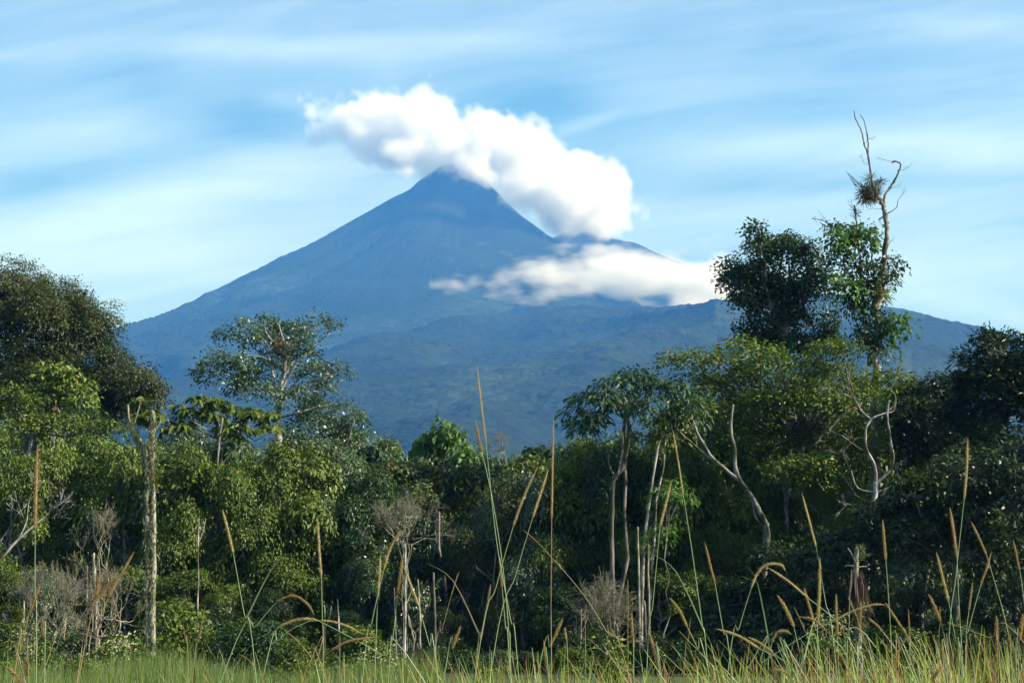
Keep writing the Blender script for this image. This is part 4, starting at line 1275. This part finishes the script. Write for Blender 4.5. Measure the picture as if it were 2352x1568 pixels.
dome_tree()
umbrella_tree()
snag_tree()
round_dark_tree()
broad_tree()
frond_tree()
slim_trunk_tree()
curved_dead_tree()
right_trees()
centre_trees()
bare_things()
fill_wood()

# ------------------------------------------------------------------ grass stalks with seed heads, nearest the camera
def blade_mat(name, cols, rough=.5, trans=.45):
    m_, T = mat(name)
    ge = T.n('ShaderNodeNewGeometry')
    c = T.ramp(ge.outputs['Random Per Island'], [(i / len(cols), cols[i]) for i in range(len(cols))], 'CONSTANT')
    n1 = T.n('ShaderNodeTexNoise', ins={'Vector': ge.outputs['Position'], 'Scale': 6.0, 'Detail': 2.0})
    c = T.mix(T.m('MULTIPLY', n1.outputs[0], .5), c, (.16, .20, .04))
    pb = T.n('ShaderNodeBsdfPrincipled', ins={'Base Color': c, 'Roughness': rough})
    tr = T.n('ShaderNodeBsdfTranslucent', ins={'Color': c})
    mx = T.n('ShaderNodeMixShader', ins={0: trans, 1: pb.outputs[0], 2: tr.outputs[0]})
    T.l(mx.outputs[0], T.n('ShaderNodeOutputMaterial').inputs[0])
    return m_


M['stem'] = blade_mat('stalk_stem', [(.22, .34, .14), (.28, .38, .18), (.30, .38, .14)], .35, .15)
M['stemred'] = blade_mat('stalk_stem_dry', [(.30, .26, .12), (.34, .22, .12), (.30, .30, .14)], .4, .15)
M['head'] = blade_mat('seed_head_gold', [(.46, .32, .11), (.58, .43, .17), (.38, .23, .08), (.66, .55, .28)], .6, .5)
M['headred'] = blade_mat('seed_head_rust', [(.44, .27, .11), (.52, .34, .15), (.36, .20, .08), (.60, .44, .24)], .6, .5)
M['coarse'] = blade_mat('grass_coarse', [(.28, .36, .03), (.40, .44, .06), (.13, .22, .03), (.32, .06, .03), (.50, .44, .20), (.22, .32, .04), (.20, .045, .03), (.36, .43, .05)])
M['finegrass'] = blade_mat('grass_fine', [(.07, .12, .02), (.15, .23, .035), (.05, .09, .02), (.24, .26, .07), (.10, .18, .03)])


def R7(x, y):
    return (1493 + x * .3653, 1091 + y * .3653)


def R3(x, y):
    return (746.5 + x * .41417, 918.7 + y * .41417)


def R2(x, y):
    return (x * .3592, 1004.9 + y * .3592)


# (region, head points tip->bottom, stem points, head width px, depth, style)
ST = [
    (0, [(1541, 1109), (1530, 1155), (1516, 1208)], [(1500, 1380), (1484, 1568)], 10, 5.0, 'g'),
    (0, [(1545, 985), (1558, 1060), (1570, 1140)], [(1590, 1270), (1612, 1430), (1628, 1568)], 8, 5.2, 'g'),
    (7, [(345, 420), (375, 550), (408, 675)], [(460, 980), (520, 1306)], 9, 5.5, 'g'),
    (7, [(955, 112), (1000, 280), (1045, 452)], [(1100, 780), (1180, 1306)], 9, 4.8, 'g'),
    (7, [(1068, 517), (1066, 720), (1056, 912)], [(1050, 1306)], 10, 5.0, 'g'),
    (7, [(850, 600), (830, 567), (780, 556), (720, 570), (670, 625), (635, 710)], [(560, 960), (480, 1306)], 9, 4.6, 'g'),
    (7, [(740, 580), (870, 665), (1000, 775)], [(1200, 940), (1560, 1306)], 7, 5.4, 'g'),
    (7, [(968, 705), (1005, 835), (1040, 965)], [(1080, 1306)], 8, 5.8, 'g'),
    (7, [(800, 752), (860, 850), (905, 955)], [(960, 1200), (975, 1306)], 10, 5.0, 'g'),
    (7, [(122, 768), (185, 850), (235, 955)], [(300, 1090), (385, 1306)], 9, 5.0, 'g'),
    (7, [(255, 890), (245, 990), (236, 1060)], [(212, 1306)], 4, 6.5, 'r'),
    (7, [(935, 888), (1020, 905), (1070, 940), (1105, 975)], [(1220, 1100), (1380, 1306)], 9, 4.8, 'g'),
    (7, [(412, 963), (560, 1010), (690, 1090)], [(860, 1180), (1000, 1306)], 9, 4.4, 'g'),
    (7, [(615, 1015), (700, 1060), (775, 1118)], [(880, 1200), (960, 1306)], 10, 4.6, 'g'),
    (7, [(887, 998), (850, 977), (805, 985), (765, 1050)], [(752, 1150), (740, 1306)], 9, 5.0, 'g'),
    (7, [(1170, 745), (1172, 880), (1180, 1005)], [(1190, 1306)], 9, 5.6, 'g'),
    (7, [(1268, 590), (1264, 670), (1256, 740)], [(1250, 1000), (1240, 1306)], 6, 6.0, 'g'),
    (7, [(1480, 815), (1410, 812), (1280, 850), (1145, 918)], [(950, 1020), (700, 1180), (560, 1306)], 8, 4.3, 'g'),
    (7, [(1325, 790), (1322, 900), (1316, 990)], [(1308, 1150), (1300, 1306)], 9, 5.6, 'r'),
    (7, [(1463, 280), (1472, 410), (1483, 535)], [(1508, 900), (1530, 1306)], 9, 5.0, 'g'),
    (7, [(1480, 800), (1545, 900), (1610, 995)], [(1700, 1130), (1810, 1306)], 8, 4.8, 'g'),
    (7, [(1625, 845), (1630, 960), (1635, 1080)], [(1635, 1306)], 6, 5.8, 'g'),
    (7, [(1645, 1030), (1605, 1034), (1570, 1090), (1550, 1180)], [(1545, 1306)], 8, 4.2, 'r'),
    (7, [(1370, 895), (1420, 935), (1465, 985)], [(1560, 1110), (1690, 1306)], 9, 4.8, 'g'),
    (7, [(1245, 760), (1270, 820), (1300, 890)], [(1350, 1050), (1430, 1306)], 6, 5.5, 'r'),
    (7, [(1750, 745), (1790, 825), (1828, 920)], [(1880, 1130), (1930, 1306)], 9, 4.7, 'r'),
    (7, [(1800, 482), (1840, 640), (1878, 795)], [(1930, 1080), (1975, 1306)], 9, 4.9, 'g'),
    (7, [(1885, 200), (1910, 360), (1930, 520)], [(1945, 850), (1975, 1306)], 9, 5.2, 'r'),
    (7, [(1998, -235), (1992, -50), (1975, 150)], [(1925, 620), (1865, 1306)], 9, 4.7, 'g'),
    (7, [(2020, 293), (2070, 395), (2115, 500)], [(2210, 820), (2280, 1120), (2310, 1306)], 7, 5.3, 'g'),
    (7, [(2147, 482), (2115, 590), (2080, 685)], [(2000, 980), (1930, 1306)], 9, 4.8, 'g'),
    (7, [(2283, 405), (2305, 500), (2325, 600)], [(2352, 800), (2400, 1306)], 7, 5.3, 'g'),
    (7, [(2028, 672), (2017, 760), (2005, 850)], [(1980, 1306)], 6, 6.0, 'g'),
    (7, [(1822, 825), (1823, 870), (1825, 920)], [(1815, 1306)], 5, 6.2, 'g'),
    (7, [(2178, 880), (2181, 995), (2183, 1110)], [(2190, 1306)], 10, 4.2, 'r'),
    (7, [(1868, 922), (1895, 932), (1925, 945)], [(2130, 1020), (2450, 1180)], 5, 5.6, 'g'),
    (7, [(1840, 1195), (1800, 1250), (1760, 1306)], [(1720, 1370)], 10, 4.2, 'g'),
    (7, [(770, 1215), (825, 1228), (880, 1255)], [(960, 1330)], 9, 4.4, 'g'),
    (7, [(905, 825), (940, 900), (975, 980)], [(1020, 1100), (1075, 1306)], 4, 6.2, 'r'),
    (7, [(1818, 1100), (1835, 1150), (1850, 1210)], [(1870, 1306)], 8, 4.6, 'r'),
    (7, [(1205, 890), (1215, 960), (1222, 1020)], [(1240, 1306)], 4, 6.3, 'r'),
    (7, [(-5, 990), (25, 1100), (48, 1210)], [(65, 1306)], 10, 4.8, 'r'),
    (7, [(1365, 1215), (1390, 1260), (1420, 1310)], [(1440, 1360)], 11, 4.2, 'g'),
    (7, [(2345, 870), (2335, 960), (2320, 1040)], [(2300, 1306)], 11, 4.3, 'r'),
    (7, [(2258, 1010), (2262, 1060), (2268, 1110)], [(2280, 1306)], 8, 4.9, 'r'),
    (0, [(1096, 841), (1105, 925), (1116, 1012)], [(1140, 1240), (1172, 1420), (1192, 1568)], 8, 4.6, 'g'),
    (3, [(833, 110), (850, 200), (870, 285)], [(930, 560), (985, 920), (1020, 1300), (1030, 1568)], 9, 4.7, 'r'),
    (3, [(1178, 372), (1105, 530), (1043, 700)], [(950, 1030), (835, 1520)], 9, 4.7, 'g'),
    (3, [(1238, 385), (1195, 520), (1150, 655)], [(1060, 960), (920, 1500)], 9, 4.9, 'g'),
    (3, [(1268, 90), (1262, 380), (1257, 665)], [(1253, 1100), (1256, 1568)], 9, 4.2, 'r'),
    (3, [(1095, 715), (1160, 770), (1220, 830)], [(1420, 1060), (1560, 1280), (1700, 1568)], 4, 5.8, 'g'),
    (3, [(440, 722), (395, 760), (355, 840), (325, 940)], [(260, 1230), (205, 1568)], 10, 4.7, 'g'),
    (3, [(307, 858), (302, 980), (293, 1105)], [(275, 1568)], 10, 4.8, 'g'),
    (3, [(435, 850), (418, 960), (405, 1075)], [(375, 1330), (350, 1568)], 9, 5.0, 'g'),
    (3, [(432, 912), (475, 1020), (520, 1140)], [(580, 1360), (630, 1568)], 10, 4.5, 'g'),
    (3, [(437, 1130), (436, 1180), (436, 1220)], [(434, 1568)], 4, 6.2, 'r'),
    (3, [(743, 948), (722, 1010), (700, 1080)], [(650, 1270), (590, 1520)], 5, 5.8, 'g'),
    (3, [(752, 1250), (730, 1310), (705, 1380)], [(660, 1540)], 8, 5.5, 'g'),
    (3, [(918, 1020), (908, 1090), (895, 1170)], [(865, 1330), (830, 1540)], 8, 5.2, 'r'),
    (3, [(968, 862), (975, 950), (982, 1040)], [(1000, 1250), (1028, 1568)], 8, 5.0, 'r'),
    (3, [(1318, 1210), (1285, 1285), (1243, 1370)], [(1170, 1568)], 10, 5.0, 'g'),
    (3, [(1213, 1330), (1220, 1420), (1230, 1500)], [(1245, 1600)], 8, 4.8, 'g'),
    (3, [(1330, 1258), (1332, 1290), (1336, 1325)], [(1350, 1568)], 8, 5.2, 'r'),
    (3, [(1678, 990), (1680, 1110), (1680, 1220)], [(1682, 1568)], 6, 5.4, 'r'),
    (3, [(1700, 1170), (1705, 1270), (1712, 1370)], [(1712, 1568)], 8, 5.2, 'g'),
    (3, [(1443, 1150), (1443, 1200), (1444, 1250)], [(1446, 1568)], 4, 6.4, 'r'),
    (3, [(1800, 1290), (1825, 1380), (1848, 1470)], [(1870, 1600)], 9, 5.0, 'r'),
    (0, [(627, 1450), (655, 1432), (692, 1421), (730, 1424)], [(800, 1460), (880, 1505), (985, 1580)], 9, 4.4, 'g'),
    (0, [(834, 1456), (800, 1438), (765, 1427), (735, 1424)], [(700, 1430), (640, 1470), (600, 1568)], 7, 4.6, 'g'),
    (0, [(722, 1411), (704, 1384), (672, 1367), (635, 1382)], [(590, 1436), (505, 1568)], 9, 4.2, 'r'),
    (0, [(868, 1462), (830, 1466), (795, 1474), (760, 1493)], [(730, 1520), (690, 1568)], 9, 4.4, 'r'),
    (2, [(240, 45), (232, 300), (225, 580)], [(224, 1000), (232, 1568)], 11, 3.6, 'r'),
    (2, [(1422, 458), (1460, 600), (1492, 740)], [(1560, 1120), (1640, 1568)], 9, 4.4, 'g'),
    (2, [(2030, 505), (2040, 690), (2055, 890)], [(2062, 1200), (2068, 1568)], 9, 4.6, 'g'),
    (2, [(858, 728), (775, 870), (690, 1020)], [(600, 1240), (500, 1540)], 12, 3.6, 'r'),
    (2, [(815, 848), (680, 960), (565, 1075)], [(420, 1290), (250, 1568)], 12, 3.4, 'r'),
    (2, [(638, 870), (622, 965), (600, 1060)], [(545, 1320), (490, 1568)], 12, 3.5, 'r'),
    (2, [(256, 935), (222, 1030), (185, 1130)], [(130, 1370), (85, 1568)], 11, 3.8, 'r'),
    (2, [(270, 1155), (277, 1210), (280, 1275)], [(285, 1568)], 12, 3.8, 'r'),
    (2, [(1315, 1065), (1290, 1190), (1265, 1310)], [(1235, 1500)], 5, 6.0, 'r'),
    (2, [(1172, 1190), (1180, 1250), (1188, 1310)], [(1205, 1500)], 4, 6.5, 'r'),
    (2, [(160, 1415), (170, 1465), (177, 1520)], [(185, 1600)], 12, 3.6, 'r'),
    (2, [(45, 1465), (95, 1510), (145, 1575)], [(180, 1640)], 11, 3.6, 'r'),
    (2, [(1815, 1225), (1870, 1270), (1925, 1320)], [(2000, 1420), (2090, 1568)], 4, 6.0, 'g'),
    (2, [(1525, 1380), (1590, 1420), (1640, 1490)], [(1690, 1600)], 5, 5.6, 'r'),
    (2, [(2175, 1270), (2173, 1330), (2172, 1390)], [(2170, 1600)], 5, 5.8, 'r'),
    (2, [(2192, 1430), (2196, 1480), (2198, 1530)], [(2202, 1620)], 8, 5.0, 'g'),
    (2, [(1320, 1310), (1350, 1370), (1400, 1440)], [(1470, 1568)], 3, 6.2, 'r'),
]
CONV = {0: lambda x, y: (x, y), 7: R7, 3: R3, 2: R2}
LAND = [(0, 110, 'left edge of the wood'), (110, 300, 'leafless left-hand shrubs'), (300, 420, 'mossy double trunk'), (420, 600, 'layered glossy tree'), (600, 860, 'dark wood left of centre'), (860, 1030, 'pale flat-topped bare shrub'),
        (1030, 1180, 'darkest centre of the wood'), (1180, 1320, 'dark wood right of centre'), (1320, 1460, 'round twiggy shrub'), (1460, 1640, 'slim leaning trunk'), (1640, 1800, 'fork of the broad tree'),
        (1800, 1930, 'shade left of the shaggy stump'), (1930, 2030, 'shaggy stump'), (2030, 2170, 'shade right of the shaggy stump'), (2170, 2400, 'lower right corner bush')]


def spline(pts, n):
    pts = [np.array(p, float) for p in pts]
    out = []
    for i in range(len(pts) - 1):
        p0, p1, p2, p3 = pts[max(i - 1, 0)], pts[i], pts[i + 1], pts[min(i + 2, len(pts) - 1)]
        for k in range(n):
            t = k / n
            out.append(.5 * ((2 * p1) + (-p0 + p2) * t + (2 * p0 - 5 * p1 + 4 * p2 - p3) * t * t + (-p0 + 3 * p1 - 3 * p2 + p3) * t ** 3))
    out.append(pts[-1])
    return np.array(out)


def stalks():
    items = []
    for (reg, head, stem, w, D, st) in ST:
        f = CONV[reg]
        items.append(([f(*p) for p in head], [f(*p) for p in stem], w, D, st))
    items.sort(key=lambda q: q[0][0][0])
    cnt = {}
    tot = {}

    def land(u):
        for a, b, nm in LAND:
            if u < b:
                return nm
        return LAND[-1][2]
    for q in items:
        tot[land(q[0][0][0])] = tot.get(land(q[0][0][0]), 0) + 1
    r = np.random.default_rng(77)
    for head, stem, w, D, st in items:
        hp = [np.array(P(u, v, D)) for u, v in head]
        sp = [np.array(P(u, v, D)) for u, v in stem]
        k = D / F
        w = w * r.uniform(.78, 1.12)
        last = sp[-1]
        d = last - (sp[-2] if len(sp) > 1 else hp[-1])
        d = d / max(abs(d[2]), 1e-3)
        g = np.array([last[0] + np.clip(d[0], -1.2, 1.2) * last[2] * .5, D + r.uniform(-.1, .1), -.02])
        spl = spline([hp[-1]] + sp + [g], 6)
        hs = spline(hp, 7)
        base = g.copy()
        base[2] = 0
        ln = np.hypot(head[0][0] - head[-1][0], head[0][1] - head[-1][1])
        dx = head[0][0] - head[-1][0]
        dy = head[-1][1] - head[0][1]
        arch = len(head) > 3
        lean = 'arching' if arch else ('upright' if abs(dx) < .12 * max(dy, 1) else (('right' if dx > 0 else 'left') + ('-leaning' if abs(dx) < .8 * max(dy, 1) else '-slanting')))
        size = 'long' if ln > 95 else ('short' if ln < 50 else 'medium')
        colr = ('slender ' if w < 5.2 else '') + ('rust-brown' if st == 'r' else 'golden')
        nm = land(head[0][0])
        cnt[nm] = cnt.get(nm, 0) + 1
        pos = '' if tot[nm] == 1 else ', %s from left' % ORD[cnt[nm] - 1]
        lb = '%s %s %s seed head before %s%s' % (size, lean, colr, nm, pos)
        e = empty('grass_stalk', tuple(base), lb, 'grass stalk', 'tall grass stalks with seed heads')
        off = tuple(base)
        mb = MB()
        rs = (.85 if w > 5.2 else .6) * k
        tube(mb, spl, np.linspace(rs * .8, rs * 1.5, len(spl)), 5, 0)
        # a clasping leaf low on the stem
        if r.random() < .12 and w > 5.2:
            j = int(len(spl) * r.uniform(.35, .7))
            a = spl[j]
            s_ = r.choice([-1, 1])
            tipb = a + np.array([s_ * r.uniform(.05, .2), r.uniform(-.1, .1), r.uniform(.12, .25)])
            bl = spline([a, (a + tipb) / 2 + np.array([0, 0, .06]), tipb], 4)
            wv_ = np.linspace(.0025, .0005, len(bl))
            v = np.stack([bl + [1, 0, 0] * wv_[:, None], bl - [1, 0, 0] * wv_[:, None]], 1).reshape(-1, 3)
            i = np.arange(len(bl) - 1) * 2
            mb.add(v, np.stack([i, i + 1, i + 3, i + 2], 1))
        mb.build('stem', M['stemred' if w < 5.2 or (st == 'r' and r.random() < .4) else 'stem'], e, off=off)
        hb = MB()
        n = len(hs)
        t = np.linspace(0, 1, n)
        prof = np.clip(np.minimum(t * 3.2 + .12, (1 - t) * 8 + .45), 0, 1)
        R0 = w * .38 * k
        tube(hb, hs, R0 * .52 * prof, 6, .12)
        # bristles
        nb = int(ln * (9 if w > 5.2 else 5))
        tt = np.sort(r.random(nb))
        x = tt * (n - 1)
        i0 = np.minimum(x.astype(int), n - 2)
        fr = (x - i0)[:, None]
        c = hs[i0] * (1 - fr) + hs[i0 + 1] * fr
        ax = unit(hs[i0] - hs[i0 + 1])
        rd = unit(np.cross(ax, r.normal(size=(nb, 3))))
        pr = np.interp(tt, t, prof)[:, None]
        o0 = c + rd * R0 * .35 * pr
        d_ = rd * r.uniform(.7, 1.1, (nb, 1)) + ax * r.uniform(.6, 1.3, (nb, 1))
        L_ = R0 * r.uniform(.7, 1.7, nb)
        leaves(hb, o0, d_, r.normal(size=(nb, 3)), L_ * np.interp(tt, t, prof), R0 * .2, fold=0)
        hb.build('seed_head', M['headred' if st == 'r' else 'head'], e, off=off)


def blades(mb, base, tip, w, r, bend=.25, seg=5):
    """curved tapering blades from base to tip"""
    n = len(base)
    t = np.linspace(0, 1, seg)[None, :, None]
    d = tip - base
    mid = base + d * .5 + np.stack([-d[:, 0] * bend, -d[:, 1] * bend, np.abs(d[:, 2]) * .12], 1)
    p = base[:, None] * (1 - t) ** 2 + 2 * mid[:, None] * t * (1 - t) + tip[:, None] * t * t
    a = r.uniform(-1.1, 1.1, n)
    s = np.stack([np.cos(a), np.sin(a), np.zeros(n)], 1)[:, None]
    ww = (np.asarray(w).reshape(-1, 1, 1)) * (1 - t ** 1.6 * .93)
    v = np.stack([p + s * ww * .5, p - s * ww * .5], 2).reshape(-1, 3)
    i = (np.arange(n)[:, None] * seg * 2 + np.arange(seg - 1)[None] * 2).ravel()
    mb.add(v, np.stack([i, i + 1, i + 3, i + 2], 1))


def grass():
    r = np.random.default_rng(99)
    us = [-100, 0, 150, 250, 330, 400, 470, 540, 700, 800, 900, 950, 1050, 1200, 1280, 1350, 1430, 1500, 1650, 1800, 2000, 2080, 2150, 2250, 2352, 2450]
    tv = [1515, 1518, 1526, 1515, 1496, 1490, 1508, 1532, 1524, 1510, 1500, 1486, 1470, 1478, 1506, 1524, 1512, 1496, 1480, 1484, 1478, 1456, 1436, 1430, 1438, 1440]
    # coarse near tussocks, centre and right
    b = MB()
    cu = np.concatenate([r.uniform(880, 2420, 46), r.uniform(2050, 2440, 16), r.uniform(700, 900, 3)])
    for c in cu:
        D = r.uniform(3.8, 7.5)
        n = int(r.uniform(18, 44))
        cen = np.array(P(c, 1568, D))
        vt = np.interp(c, us, tv) + r.normal(14, 22)
        lean0 = r.normal(0, .10)
        ang = r.normal(lean0 * 1.6, .34, n)
        H = P(c, vt, D).z * (1 - np.abs(r.normal(0, .06, n)))
        base = np.stack([cen[0] + r.normal(0, .07, n), D + r.normal(0, .08, n), np.zeros(n)], 1)
        tip = base + np.stack([np.tan(ang) * H * .55, r.normal(0, .22, n), H], 1)
        blades(b, base, tip, r.uniform(.009, .019, n), r, .12, 8)
    tag(b.build('grass', M['coarse']), kind='stuff')
    # finer green grass farther back
    b = MB()
    n = 15000
    u = r.uniform(-120, 2470, n)
    D = 8 + 56 * r.random(n) ** 1.6
    v = np.interp(u, us, tv) + 18 + r.normal(0, 22, n) + fbm(u / 45, D / 9, 3, 8) * 42
    v = np.where(u > 620, np.maximum(v, 1556 + r.normal(0, 8, n)), v)
    keep = (u < 620) | (r.random(n) < .4)
    u, D, v = u[keep], D[keep], v[keep]
    n = len(u)
    tip = np.array([P(a, c, d) for a, c, d in zip(u, v, D)])
    hmax = 1.42 + fbm(tip[:, 0] / 1.6, D / 3, 3, 12) * .6 - np.clip((D - 20) / 40, 0, 1) * .55 + r.normal(0, .12, n)
    hmax = np.where(u < 560, hmax + .1, hmax)
    tip[:, 2] = np.clip(tip[:, 2], .25, hmax)
    base = tip.copy()
    base[:, 0] -= r.normal(0, .16, n)
    base[:, 1] += r.normal(0, .12, n)
    base[:, 2] = 0
    blades(b, base, tip, r.uniform(.005, .011, n) * (1 + D / 22), r, -.1, 5)
    tag(b.build('grass', M['finegrass']), kind='stuff')
    # green tussocks at the left
    b = MB()
    for c in np.concatenate([r.uniform(-60, 1000, 60), r.uniform(310, 500, 26)]):
        D = r.uniform(7, 24)
        n = int(r.uniform(30, 80))
        cen = np.array(P(c, 1568, D))
        vt = np.interp(c, us, tv) + r.normal(12, 14)
        ang = r.normal(r.normal(0, .15), .38, n)
        H = max(.35, min(1.55, P(c, vt, D).z)) * (1 - np.abs(r.normal(0, .16, n)))
        base = np.stack([cen[0] + r.normal(0, .1, n), D + r.normal(0, .1, n), np.zeros(n)], 1)
        tip = base + np.stack([np.tan(ang) * H * .6, r.normal(0, .3, n), H], 1)
        blades(b, base, tip, r.uniform(.005, .009, n) * (1 + D / 25), r, .14, 7)
    tag(b.build('grass', M['finegrass']), kind='stuff')
    # close green blades at the left
    b = MB()
    n = 2600
    u = r.uniform(-60, 1010, n)
    D = r.uniform(5, 16, n)
    v = np.interp(u, us, tv) + np.abs(r.normal(0, 24, n)) + 6
    tip = np.array([P(a, c, d) for a, c, d in zip(u, v, D)])
    base = tip.copy()
    base[:, 0] -= r.normal(0, .2, n)
    base[:, 2] = 0
    blades(b, base, tip, r.uniform(.004, .008, n) * (1 + D / 20), r, -.15, 6)
    tag(b.build('grass', M['finegrass']), kind='stuff')


stalks()
grass()
